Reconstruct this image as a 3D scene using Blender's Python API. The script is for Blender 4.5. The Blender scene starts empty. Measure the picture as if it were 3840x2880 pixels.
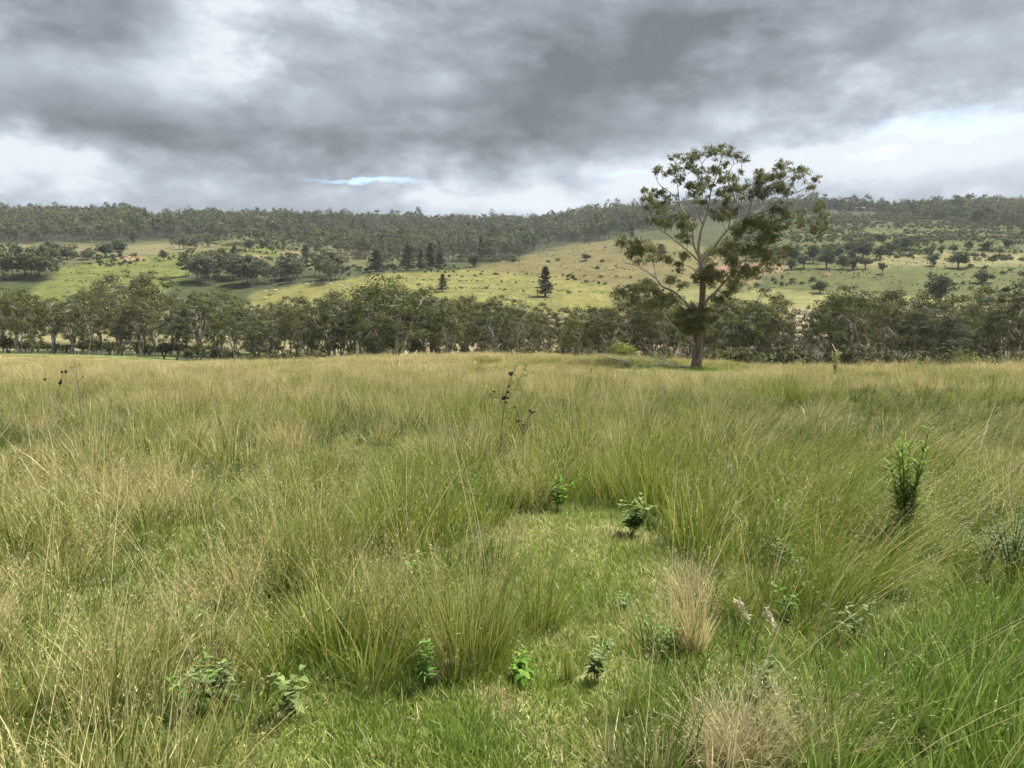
import bpy, math
import numpy as np
from math import radians, pi
R = np.random.default_rng

# ------------------------------------------------------------------ camera, sky, sun, exposure
sc = bpy.context.scene
COL = sc.collection
EYE, PITCH, F = 1.65, radians(3.0), 2885.0          # F in pixels of a 3840 px wide picture
CP, SP = math.cos(PITCH), math.sin(PITCH)
cam = bpy.data.cameras.new('camera')
cam.sensor_width, cam.lens = 36.0, F / 3840 * 36
cam.clip_start, cam.clip_end = 0.05, 20000
camo = bpy.data.objects.new('camera', cam)
camo.location = (0, 0, EYE)
camo.rotation_euler = (radians(90) - PITCH, 0, 0)
COL.objects.link(camo)
sc.camera = camo
sc.view_settings.view_transform = 'Standard'
sc.view_settings.look = 'None'
EXPO = 3.05
sc.view_settings.exposure = EXPO
sc.view_settings.gamma = 1.0
sc.view_settings.use_curve_mapping = False
sc.cycles.use_denoising = True
sc.cycles.denoiser = 'OPENIMAGEDENOISE'
sc.cycles.denoising_input_passes = 'RGB_ALBEDO_NORMAL'
sc.cycles.denoising_prefilter = 'ACCURATE'
sc.cycles.adaptive_threshold = 0.02
sc.cycles.max_bounces = 5
sc.cycles.diffuse_bounces = 2
sc.cycles.transmission_bounces = 3
sc.cycles.volume_bounces = 0
sc.cycles.sample_clamp_indirect = 4.0

SUN_EL, SUN_AZ = radians(60), radians(62)            # azimuth clockwise from +Y (high, ahead to the right)
sun = bpy.data.lights.new('sun', 'SUN')
sun.energy, sun.angle, sun.color = 1.5, radians(16), (1.0, 0.95, 0.86)
suno = bpy.data.objects.new('sun', sun)
suno.rotation_euler = (pi / 2 - SUN_EL, 0, -SUN_AZ + pi)
suno.location = (0, 0, 60)
COL.objects.link(suno)


class X:                                              # little expression helper over math nodes
    def __init__(s, nt, sock): s.nt, s.k = nt, sock
    def op(s, o, *b, clamp=False):
        n = s.nt.nodes.new('ShaderNodeMath'); n.operation = o; n.use_clamp = clamp
        for i, v in enumerate((s,) + b):
            if isinstance(v, X): s.nt.links.new(v.k, n.inputs[i])
            else: n.inputs[i].default_value = v
        return X(s.nt, n.outputs[0])
    def __add__(s, b): return s.op('ADD', b)
    def __sub__(s, b): return s.op('SUBTRACT', b)
    def __mul__(s, b): return s.op('MULTIPLY', b)
    def __truediv__(s, b): return s.op('DIVIDE', b)
    def clip(s): return s.op('ADD', 0.0, clamp=True)


def mixc(nt, fac, a, b, blend='MIX'):
    n = nt.nodes.new('ShaderNodeMix'); n.data_type = 'RGBA'; n.blend_type = blend
    for i, v in ((0, fac), (6, a), (7, b)):
        if isinstance(v, X): nt.links.new(v.k, n.inputs[i])
        elif hasattr(v, 'is_output'): nt.links.new(v, n.inputs[i])
        elif i == 0: n.inputs[i].default_value = v
        else: n.inputs[i].default_value = (*v, 1)
    return n.outputs[2]


def ramp(nt, fac, stops):
    n = nt.nodes.new('ShaderNodeValToRGB'); e = n.color_ramp.elements
    while len(e) < len(stops): e.new(0.5)
    for el, (p, c) in zip(e, stops): el.position = p; el.color = (*c, 1)
    nt.links.new(fac.k if isinstance(fac, X) else fac, n.inputs[0])
    return n.outputs[0]


def noise(nt, vec, scale, detail=4, rough=0.55, dist=0.0):
    n = nt.nodes.new('ShaderNodeTexNoise')
    n.inputs['Scale'].default_value = scale; n.inputs['Detail'].default_value = detail
    n.inputs['Roughness'].default_value = rough; n.inputs['Distortion'].default_value = dist
    if vec is not None: nt.links.new(vec, n.inputs['Vector'])
    return X(nt, n.outputs[0])


def build_world():
    w = bpy.data.worlds.new('World'); sc.world = w; w.use_nodes = True
    nt = w.node_tree; nt.nodes.clear()
    out = nt.nodes.new('ShaderNodeOutputWorld'); bg = nt.nodes.new('ShaderNodeBackground')
    nt.links.new(bg.outputs[0], out.inputs[0])
    sky = nt.nodes.new('ShaderNodeTexSky'); sky.sky_type = 'NISHITA'; sky.sun_disc = False
    sky.sun_elevation, sky.sun_rotation = SUN_EL, SUN_AZ
    tc = nt.nodes.new('ShaderNodeTexCoord')
    sep = nt.nodes.new('ShaderNodeSeparateXYZ'); nt.links.new(tc.outputs['Generated'], sep.inputs[0])
    dx, dy, dz = (X(nt, sep.outputs[i]) for i in range(3))
    zc = dz.op('MAXIMUM', 0.0) + 0.10
    cmb = nt.nodes.new('ShaderNodeCombineXYZ')
    nt.links.new((dx / zc).k, cmb.inputs[0]); nt.links.new((dy / zc).k, cmb.inputs[1])
    P = cmb.outputs[0]
    n1 = noise(nt, P, 0.6, 3, 0.5, 0.0)               # broad cloud sheets on the cloud base plane
    mp = nt.nodes.new('ShaderNodeMapping'); mp.inputs['Scale'].default_value = (1, 1, 2.0); nt.links.new(tc.outputs['Generated'], mp.inputs[0])
    n3 = noise(nt, mp.outputs[0], 4.2, 8, 0.60, 0.0); n4 = noise(nt, mp.outputs[0], 13.0, 5, 0.62, 0.0)
    billow = (n3 * 2.0 - 1.0).op('ABSOLUTE') * -1.0 + 0.22     # rounded heads with darker creases
    az = dx.op('ARCTAN2', dy) + (n3 - 0.5) * 0.16 + (n4 - .5) * .05
    el = dz.op('ARCSINE') + (n3 - 0.5) * 0.08 + (n4 - .5) * .02
    D = (n1 - 0.5) * 0.35 + (n3 - 0.5) * 0.62 + (n4 - 0.5) * 0.62 + billow * .35 + 0.605
    n6 = noise(nt, mp.outputs[0], 2.6, 7, 0.56, 0.0)
    D = D + (((n6 - .5) * 8.0 + (n4 - .5) * 1.5 + .5).clip() - .5) * .17
    # cloud masses and breaks: compass bearing / height above the horizon (given as picture points of the photograph's view), spread, strength
    for px, py, wx, wy, a in [
        (2250, 260, 800, 210, .26), (3150, 140, 800, 150, .24), (250, 590, 420, 90, .36), (1900, 480, 500, 130, .20), (180, 200, 420, 200, .30), (450, 560, 620, 110, .14),
        (1350, 560, 620, 80, .20), (3700, 430, 260, 70, .16), (760, 150, 170, 260, -.30), (1150, 60, 260, 90, -.18), (1650, 300, 260, 120, -.24),
        (1550, 330, 300, 70, -.10), (420, 390, 460, 62, -.18), (2850, 470, 420, 70, -.18), (2450, 695, 600, 70, -.36), (3400, 655, 560, 80, -.46),
        (500, 725, 500, 40, -.06), (1700, 760, 600, 50, -.26), (60, 740, 200, 30, -.14), (3300, 90, 260, 60, -.12)]:
        A, E = math.atan((px - 1920) / F), math.atan((1289 - py) / F)
        ux, uy = (az - A) * (F / wx), (el - E) * (F / wy)
        D = D + ((ux * ux + uy * uy) * -1.0).op('EXPONENT') * a
    g = 2 ** -EXPO / 0.1
    k = lambda r, gg, b: (r * g * .97, gg * g, b * g * 1.045)
    cloud = ramp(nt, (D * .88 + .045).clip(), [(0.0, k(.9, .92, .95)), (.30, k(.84, .87, .90)), (.40, k(.68, .73, .78)), (.55, k(.48, .525, .57)), (.74, k(.33, .36, .395)), (1.0, k(.17, .187, .21))])
    blue = (D * -1.0 + 0.06) * 5.0                       # breaks where the cloud thins out
    for px, py, wx, wy, a, b0 in [(1390, 704, 270, 13, 1.25, .62), (3480, 590, 320, 56, .55, .26), (2350, 655, 200, 24, .7, .4)]:
        A, E = math.atan((px - 1920) / F), math.atan((1289 - py) / F); ux, uy = (az - A) * (F / wx), (el - E) * (F / wy)
        blue = blue.op('MAXIMUM', ((ux * ux + uy * uy) * -1.0).op('EXPONENT') * a + (n4 - .5) * 1.5 - b0)
    cover = blue.clip().op('MULTIPLY', -0.85) + 1.0
    skyc = mixc(nt, 1.0, sky.outputs[0], (.42, .45, .46), 'MULTIPLY')
    nt.links.new(mixc(nt, cover, skyc, cloud), bg.inputs[0])
    bg.inputs[1].default_value = 0.1
    w.cycles.sampling_method = 'MANUAL'; w.cycles.sample_map_resolution = 512


build_world()

# ------------------------------------------------------------------ numbers: noise, terrain, projection
def _hash(ix, iy, s):
    h = (ix.astype(np.int64) * 374761393 + iy.astype(np.int64) * 668265263 + s * 1442695041) & 0xffffffff
    h = ((h ^ (h >> 13)) * 1274126177) & 0xffffffff
    return ((h ^ (h >> 16)) & 0xffff) / 65535.0


def vnoise(x, y, s=0):
    x = np.asarray(x, float); y = np.asarray(y, float)
    ix, iy = np.floor(x), np.floor(y); fx, fy = x - ix, y - iy
    fx, fy = fx * fx * (3 - 2 * fx), fy * fy * (3 - 2 * fy)
    a, b, c, d = _hash(ix, iy, s), _hash(ix + 1, iy, s), _hash(ix, iy + 1, s), _hash(ix + 1, iy + 1, s)
    return (a + (b - a) * fx) * (1 - fy) + (c + (d - c) * fx) * fy


def fbm(x, y, s=0, o=4):
    v = 0; t = 0
    for i in range(o):
        v = v + vnoise(np.asarray(x) * 2 ** i, np.asarray(y) * 2 ** i, s + i) * .5 ** i; t += .5 ** i
    return v / t


def sstep(a, b, x):
    t = np.clip((np.asarray(x, float) - a) / (b - a), 0, 1); return t * t * (3 - 2 * t)


TX = np.array([0, 480, 960, 1440, 1920, 2400, 2880, 3360, 3840.])
NEAR = {  # ground height in metres at that depth, across the view
    3: [0] * 9, 25: [-.10, -.08, -.03, 0, 0, 0, -.02, -.03, .02], 40: [-.25, -.22, -.15, -.18, -.28, -.40, -.30, -.32, -.05],
    58: [-.5, -.55, -.45, -.5, -.9, -1.30, -.85, -.85, -.7], 67: [-.62, -.75, -.55, -.45, -.55, -.45, -.85, -1.4, -1.3], 75: [-.7, -.85, -.5, -.30, -.35, -.30, -.85, -1.7, -1.6],
    95: [-.9, -1.2, -1.0, -.05, -.05, -.45, -1.9, -3.0, -2.9], 112: [-1.0, -1.4, -1.8, -.5, -.5, -1.0, -2.9, -4.0, -4.0],
    140: [-1.1, -1.6, -3.6, -3.2, -3.2, -3.6, -5.2, -6, -6], 190: [-1.2, -1.8, -5.5, -7, -7, -7, -8, -8.5, -8.5], 232: [-1.2, -1.9, -5.8, -8, -8, -8, -8.5, -9, -9]}
FAR = {   # picture height of the ground at that depth, across the view
    300: [1320, 1320, 1335, 1345, 1345, 1345, 1345, 1335, 1335], 400: [1245, 1240, 1230, 1220, 1210, 1200, 1205, 1210, 1215], 500: [1150, 1150, 1130, 1110, 1110, 1100, 1110, 1110, 1090],
    600: [1080, 1075, 1060, 1030, 1040, 1030, 1040, 1020, 1010], 700: [1010, 1015, 1010, 1005, 985, 975, 980, 960, 955], 850: [935, 955, 950, 990, 985, 905, 905, 900, 905],
    1000: [915, 918, 918, 955, 985, 900, 862, 855, 862], 1250: [870, 870, 878, 900, 930, 858, 812, 808, 812], 1500: [833, 833, 842, 860, 880, 806, 788, 785, 786],
    1750: [812, 812, 820, 835, 846, 798, 796, 795, 796], 2200: [850, 850, 860, 870, 880, 840, 840, 840, 840], 3600: [950] * 9}
def _terrain_table():
    ys = np.array(list(NEAR) + list(FAR), float)
    zz = np.array(list(NEAR.values()) + [[EYE + Y * (((1440 - p) / F) * CP - SP) / (CP + ((1440 - p) / F) * SP) for p in r] for Y, r in FAR.items()])
    ly = np.linspace(np.log(3), np.log(3600), 420); ca = np.linspace(0, 3840, 161)
    g = np.array([[0.] * len(TX)] * len(ly))
    for j in range(len(TX)): g[:, j] = np.interp(ly, np.log(ys), zz[:, j])
    g = np.array([np.interp(ca, TX, r) for r in g])
    def sm(m, ax, sig):
        n = int(sig * 3); kx = np.arange(-n, n + 1); kk = np.exp(-.5 * (kx / sig) ** 2); kk /= kk.sum()
        pad = [(0, 0), (0, 0)]; pad[ax] = (n, n); mp = np.pad(m, pad, 'edge')
        return sum(k_ * np.take(mp, np.arange(i, i + m.shape[ax]), ax) for i, k_ in enumerate(kk))
    return sm(sm(g, 0, 3.0), 1, 6.0)
TT = _terrain_table()


def H(x, y):
    x = np.asarray(x, float); y = np.asarray(y, float)
    r = np.hypot(x, y) + 1e-6; az = np.clip(np.arctan2(x, y), -radians(56), radians(56))
    Y = r * np.cos(az); c = np.clip((1920 + F * np.tan(az)) / 3840 * 160, 0, 159.999)
    t = np.clip((np.log(np.maximum(Y, 3)) - np.log(3)) / (np.log(3600) - np.log(3)) * 419, 0, 418.999)
    i, j = t.astype(int), c.astype(int); u, v = t - i, c - j
    z = (TT[i, j] * (1 - v) + TT[i, j + 1] * v) * (1 - u) + (TT[i + 1, j] * (1 - v) + TT[i + 1, j + 1] * v) * u
    z = z + (fbm(x / 2.3, y / 2.3, 5, 3) - .5) * .10 * sstep(60, 30, Y)
    z = z + (fbm(x / 70, y / 70, 9, 4) - .5) * 6.0 * sstep(330, 700, Y) + (fbm(x / 260, y / 260, 19, 3) - .5) * 16 * sstep(900, 1500, Y)
    return z


def proj(x, y, z):
    zr = np.asarray(z) - EYE; fc = y * CP - zr * SP
    return 1920 + F * x / fc, 1440 - F * (y * SP + zr * CP) / fc


def at(px, Y):
    """ground point at depth Y below the picture column px"""
    x = (px - 1920) / F * Y
    for _ in range(3): x = (px - 1920) / F * (Y * CP - (float(H(x, Y)) - EYE) * SP)
    return np.array([x, Y, float(H(x, Y))])


_YS = np.exp(np.linspace(np.log(2.0), np.log(3000), 1600))
def hit(px, py, ymin=2.0):
    """where the sight line through a picture point meets the ground"""
    a, b = (px - 1920) / F, (1440 - py) / F
    k = 1 / (CP + b * SP); xs = a * k * _YS; zs = EYE + (b * CP - SP) * k * _YS
    m = (zs <= H(xs, _YS)) & (_YS >= ymin); i = int(np.argmax(m)) if m.any() else -200
    return np.array([xs[i], _YS[i], float(H(xs[i], _YS[i]))])


def inpoly(px, py, poly):
    px = np.asarray(px); py = np.asarray(py); r = np.zeros(px.shape, bool); n = len(poly)
    for i in range(n):
        (x1, y1), (x2, y2) = poly[i], poly[(i + 1) % n]
        c = ((y1 > py) != (y2 > py)) & (px < (x2 - x1) * (py - y1) / (y2 - y1 + 1e-9) + x1); r ^= c
    return r

# ------------------------------------------------------------------ mesh building
class G:
    """collects vertices, quads, triangles and per-vertex values; build() makes one mesh object"""
    def __init__(s): s.v, s.q, s.t, s.a, s.n = [], [], [], {}, 0
    def add(s, v, q=None, t=None, **at_):
        v = np.asarray(v, float).reshape(-1, 3)
        if q is not None and len(q): s.q.append(np.asarray(q, int).reshape(-1, 4) + s.n)
        if t is not None and len(t): s.t.append(np.asarray(t, int).reshape(-1, 3) + s.n)
        for k_, val in at_.items(): s.a.setdefault(k_, []).append((s.n, np.broadcast_to(np.asarray(val, float), (len(v),)).copy()))
        s.v.append(v); s.n += len(v)
    def leaves(s, c, ax, bx, **at_):
        """rhombic leaves: centres c, half axes ax and bx, all (n,3); values are per leaf"""
        n = len(c); v = np.stack([c - ax, c + bx, c + ax, c - bx], 1).reshape(-1, 3)
        s.add(v, np.arange(4 * n).reshape(n, 4), **{k_: np.repeat(np.broadcast_to(np.asarray(w, float), (n,)), 4) for k_, w in at_.items()})
    def tube(s, pts, rad, sides=6, cap=True, **at_):
        pts = np.asarray(pts, float); rad = np.asarray(rad, float); k = len(pts)
        tg = np.gradient(pts, axis=0); tg /= np.linalg.norm(tg, axis=1)[:, None] + 1e-9
        ref = np.array([0, 1., 0]) if abs(tg[0][1]) < .9 else np.array([1., 0, 0])
        u = np.cross(tg, ref); u /= np.linalg.norm(u, axis=1)[:, None] + 1e-9; w = np.cross(tg, u)
        an = np.arange(sides) * 2 * pi / sides
        v = pts[:, None] + rad[:, None, None] * (np.cos(an)[None, :, None] * u[:, None] + np.sin(an)[None, :, None] * w[:, None])
        i, j = np.meshgrid(np.arange(k - 1), np.arange(sides), indexing='ij'); j2 = (j + 1) % sides
        q = np.stack([i * sides + j, i * sides + j2, (i + 1) * sides + j2, (i + 1) * sides + j], -1).reshape(-1, 4)
        v = v.reshape(-1, 3); t = None
        if cap:
            v = np.vstack([v, pts[-1]]); b = (k - 1) * sides
            t = [(b + m, b + (m + 1) % sides, k * sides) for m in range(sides)]
        s.add(v, q, t, **at_)
    def mesh(s, name, mat=None, smooth=False):
        me = bpy.data.meshes.new(name); V = np.concatenate(s.v)
        q = np.concatenate(s.q) if s.q else np.zeros((0, 4), int); t = np.concatenate(s.t) if s.t else np.zeros((0, 3), int)
        me.vertices.add(len(V)); me.vertices.foreach_set('co', V.astype(np.float32).ravel())
        lo = np.concatenate([q.ravel(), t.ravel()]); me.loops.add(len(lo)); me.loops.foreach_set('vertex_index', lo.astype(np.int32))
        st = np.concatenate([np.arange(len(q)) * 4, 4 * len(q) + np.arange(len(t)) * 3])
        me.polygons.add(len(st)); me.polygons.foreach_set('loop_start', st.astype(np.int32))
        for k_, lst in s.a.items():
            arr = np.zeros(len(V), np.float32)
            for o, val in lst: arr[o:o + len(val)] = val
            me.attributes.new(k_, 'FLOAT', 'POINT').data.foreach_set('value', arr)
        me.update(calc_edges=True)
        if smooth: me.polygons.foreach_set('use_smooth', np.ones(len(me.polygons), bool))
        if mat: me.materials.append(mat)
        return me
    def build(s, name, mat, parent=None, smooth=False): return ob(name, s.mesh(name, mat, smooth), parent)


def ob(name, me, parent=None):
    o = bpy.data.objects.new(name, me); COL.objects.link(o)
    if parent is not None: o.parent = parent
    return o


def tag(o, label, cat, group=None):
    o['label'], o['category'] = label, cat
    if group: o['group'] = group
    return o


def empty(name, loc, label=None, cat=None, group=None):
    o = ob(name, None); o.location = loc; o.empty_display_size = .3
    return tag(o, label, cat, group) if label else o


def clone(o, loc, rz=0., s=(1, 1, 1), label=None, group=None):
    c = o.copy(); COL.objects.link(c); c.location = loc; c.rotation_euler = (0, 0, rz); c.scale = s
    if label: c['label'] = label
    if group: c['group'] = group
    for ch in o.children:
        d = ch.copy(); COL.objects.link(d); d.parent = c
        for e in ch.children:
            f = e.copy(); COL.objects.link(f); f.parent = d
    return c


def spline(p, n):
    """Catmull-Rom through control points p (any width)"""
    p = np.asarray(p, float); q = np.vstack([2 * p[0] - p[1], p, 2 * p[-1] - p[-2]])
    out = []
    for u in np.linspace(0, len(p) - 1 - 1e-6, n):
        i = int(u); t = u - i; a, b, c, d = q[i:i + 4]
        out.append(.5 * (2 * b + (c - a) * t + (2 * a - 5 * b + 4 * c - d) * t * t + (3 * b - a - 3 * c + d) * t ** 3))
    return np.array(out)


def unit(v): return v / (np.linalg.norm(v, axis=-1, keepdims=True) + 1e-9)

# ------------------------------------------------------------------ materials
def mat_base(name):
    m = bpy.data.materials.new(name); m.use_nodes = True; nt = m.node_tree; nt.nodes.clear()
    out = nt.nodes.new('ShaderNodeOutputMaterial'); return m, nt, out


def attr(nt, name, typ='GEOMETRY'):
    n = nt.nodes.new('ShaderNodeAttribute'); n.attribute_name = name; n.attribute_type = typ; return n


def leafy(nt, out, col, trans=.3, rough=.55, spec=.25):
    p = nt.nodes.new('ShaderNodeBsdfPrincipled'); nt.links.new(col, p.inputs['Base Color'])
    p.inputs['Roughness'].default_value = rough; p.inputs['Specular IOR Level'].default_value = spec
    if trans <= 0: nt.links.new(p.outputs[0], out.inputs[0]); return
    t = nt.nodes.new('ShaderNodeBsdfTranslucent'); nt.links.new(col, t.inputs[0])
    mx = nt.nodes.new('ShaderNodeMixShader'); mx.inputs[0].default_value = trans
    nt.links.new(p.outputs[0], mx.inputs[1]); nt.links.new(t.outputs[0], mx.inputs[2]); nt.links.new(mx.outputs[0], out.inputs[0])


def foliage_mat(name, dark, mid, light, vary=.25, trans=.25):
    """leaf colour by clump and leaf ('rnd'), shifted a little from one plant to the next"""
    m, nt, out = mat_base(name)
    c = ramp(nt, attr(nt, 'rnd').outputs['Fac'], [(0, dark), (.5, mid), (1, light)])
    oi = nt.nodes.new('ShaderNodeObjectInfo'); r = X(nt, oi.outputs['Random'])
    hs = nt.nodes.new('ShaderNodeHueSaturation'); nt.links.new(c, hs.inputs['Color'])
    nt.links.new(((r - .5) * .04 + .5).k, hs.inputs['Hue']); nt.links.new(((r * 7.3).op('FRACT') * vary + (1 - vary * .55)).k, hs.inputs['Value'])
    nt.links.new(((r * 3.7).op('FRACT') * .3 + .8).k, hs.inputs['Saturation'])
    leafy(nt, out, hs.outputs[0], trans, .8, .04); return m


def bark_mat(name, a, b, scale=3., stretch=.2, bump=.4):
    m, nt, out = mat_base(name); tc = nt.nodes.new('ShaderNodeTexCoord')
    mp = nt.nodes.new('ShaderNodeMapping'); mp.inputs['Scale'].default_value = (1, 1, stretch); nt.links.new(tc.outputs['Object'], mp.inputs[0])
    n = noise(nt, mp.outputs[0], scale, 6, .65, .4)
    c = ramp(nt, n, [(.32, a), (.68, b)])
    p = nt.nodes.new('ShaderNodeBsdfPrincipled'); nt.links.new(c, p.inputs[0]); p.inputs['Roughness'].default_value = .85
    bp = nt.nodes.new('ShaderNodeBump'); bp.inputs['Strength'].default_value = bump; bp.inputs['Distance'].default_value = .05
    nt.links.new(n.k, bp.inputs['Height']); nt.links.new(bp.outputs[0], p.inputs['Normal']); nt.links.new(p.outputs[0], out.inputs[0]); return m


def grass_mat(name, g0, g1, s0, s1, bias=0., trans=.34):
    """blades green below and straw towards the seed heads; 'tint' of each tuft says how dry it is"""
    m, nt, out = mat_base(name)
    h, r, ty = (X(nt, attr(nt, k_).outputs['Fac']) for k_ in ('h', 'rnd', 'typ'))
    ti = X(nt, attr(nt, 'tint').outputs['Fac']) + X(nt, attr(nt, 'dtint', 'INSTANCER').outputs['Fac'])
    f = h * .50 + (ti - .5) * 1.5 + (r - .5) * .85 + ty * .34 + (.06 + bias)
    gr = mixc(nt, r, g0, g1); r5 = (r * 5.1).op('FRACT'); st = mixc(nt, r5 * r5, s0, s1)
    leafy(nt, out, mixc(nt, f.clip(), gr, st), trans, .5, .3); return m


M = dict(
    tall=grass_mat('tall_grass', (.085, .13, .018), (.33, .37, .065), (.42, .35, .155), (.84, .74, .44)),
    lawn=grass_mat('short_grass', (.14, .21, .035), (.29, .37, .075), (.44, .42, .17), (.62, .54, .30), -.04),
    under_grass=grass_mat('undergrowth_grass', (.045, .085, .012), (.15, .21, .035), (.28, .26, .10), (.46, .40, .21), -.06),  # undergrowth greens with the shade of the tussock gaps put into the colour
    lush=grass_mat('lush_grass', (.11, .18, .03), (.24, .34, .065), (.34, .36, .12), (.48, .43, .22), -.2),
    straw=grass_mat('straw_grass', (.18, .19, .06), (.30, .28, .11), (.42, .36, .19), (.72, .63, .40), .10),
    gum=foliage_mat('gum_leaves', (.055, .062, .022), (.105, .115, .04), (.19, .19, .07)),
    gumgrey=foliage_mat('grey_gum_leaves', (.06, .072, .04), (.11, .124, .066), (.175, .185, .105)),
    dark=foliage_mat('fig_leaves', (.026, .042, .018), (.055, .078, .03), (.10, .125, .045)),
    pine=foliage_mat('pine_needles', (.016, .028, .014), (.032, .046, .021), (.06, .075, .032)),
    scrub=foliage_mat('scrub_leaves', (.04, .06, .02), (.08, .105, .034), (.14, .165, .055)),
    under=foliage_mat('understorey_leaves', (.035, .042, .018), (.07, .075, .03), (.13, .13, .05)),
    shrub=foliage_mat('wattle_leaves', (.08, .11, .018), (.17, .20, .035), (.28, .30, .06)),
    hero=foliage_mat('big_gum_leaves', (.06, .07, .024), (.135, .148, .05), (.26, .26, .09), .05, .38),
    weed=foliage_mat('weed_leaves', (.075, .145, .028), (.15, .255, .052), (.25, .36, .095), .25, .35),
    weedgrey=foliage_mat('grey_weed_leaves', (.07, .11, .04), (.13, .18, .07), (.22, .27, .12), .1),
    weedyel=foliage_mat('yellowing_leaves', (.16, .20, .04), (.30, .34, .08), (.46, .44, .14), .1, .40),
    bark=bark_mat('pale_gum_bark', (.14, .12, .10), (.42, .375, .33), 2.5),
    barkdark=bark_mat('grey_bark', (.07, .058, .048), (.17, .145, .12), 3),
    barkred=bark_mat('rough_red_bark', (.08, .05, .04), (.27, .18, .145), 4.5, .12, .9),
    limb=bark_mat('limb_bark', (.19, .155, .135), (.52, .46, .41), 3.2, .2, .3),
    dead=bark_mat('dead_wood', (.26, .23, .20), (.58, .53, .46), 8, .3),
    stem=bark_mat('dry_stem', (.10, .075, .055), (.24, .18, .13), 20, .3),
    pod=bark_mat('dark_seed_pod', (.03, .022, .022), (.09, .065, .06), 40, 1),
    burr=bark_mat('brown_burr', (.10, .065, .04), (.30, .22, .14), 60, 1),
    plume=bark_mat('cream_plume', (.5, .43, .29), (.68, .62, .46), 60, 1),
    stone=bark_mat('weathered_stone', (.13, .118, .10), (.40, .36, .31), 18, 1, .8),
    post=bark_mat('grey_timber', (.28, .26, .23), (.5, .47, .43), 6, .2),
    hide=bark_mat('pale_hide', (.55, .50, .44), (.78, .74, .68), 1.5, 1, .05),
    hidedark=bark_mat('dark_hide', (.03, .025, .02), (.07, .055, .045), 1.5, 1, .05),
)

# where the grass is short: a worn track, given as the picture outline of the clearing and carried onto the ground
TRACK = [[(700, 9000), (980, 2960), (1060, 2650), (1180, 2480), (1420, 2600), (1700, 2640), (1900, 2560), (1950, 2330), (1980, 2180), (1880, 2060), (1900, 1960), (2100, 1905), (2340, 1950), (2520, 2050),
          (2590, 2200), (2540, 2330), (2450, 2480), (2380, 2680), (2380, 2960), (2500, 9000)], [(3090, 1590), (3190, 1545), (3330, 1560), (3280, 1620), (3120, 1640)]]
def flatproj(x, y): return proj(x, np.maximum(y, 1.5), 0 * x)
def short(x, y):
    px, py = flatproj(x, y); px = px + (fbm(x / .5, y / .5, 71, 3) - .5) * 160 * 4 / np.maximum(y, 2); py = py + (fbm(x / .5, y / .5, 77, 3) - .5) * 90 * 4 / np.maximum(y, 2)
    return np.any([inpoly(px, py, t) for t in TRACK], 0)



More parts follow.
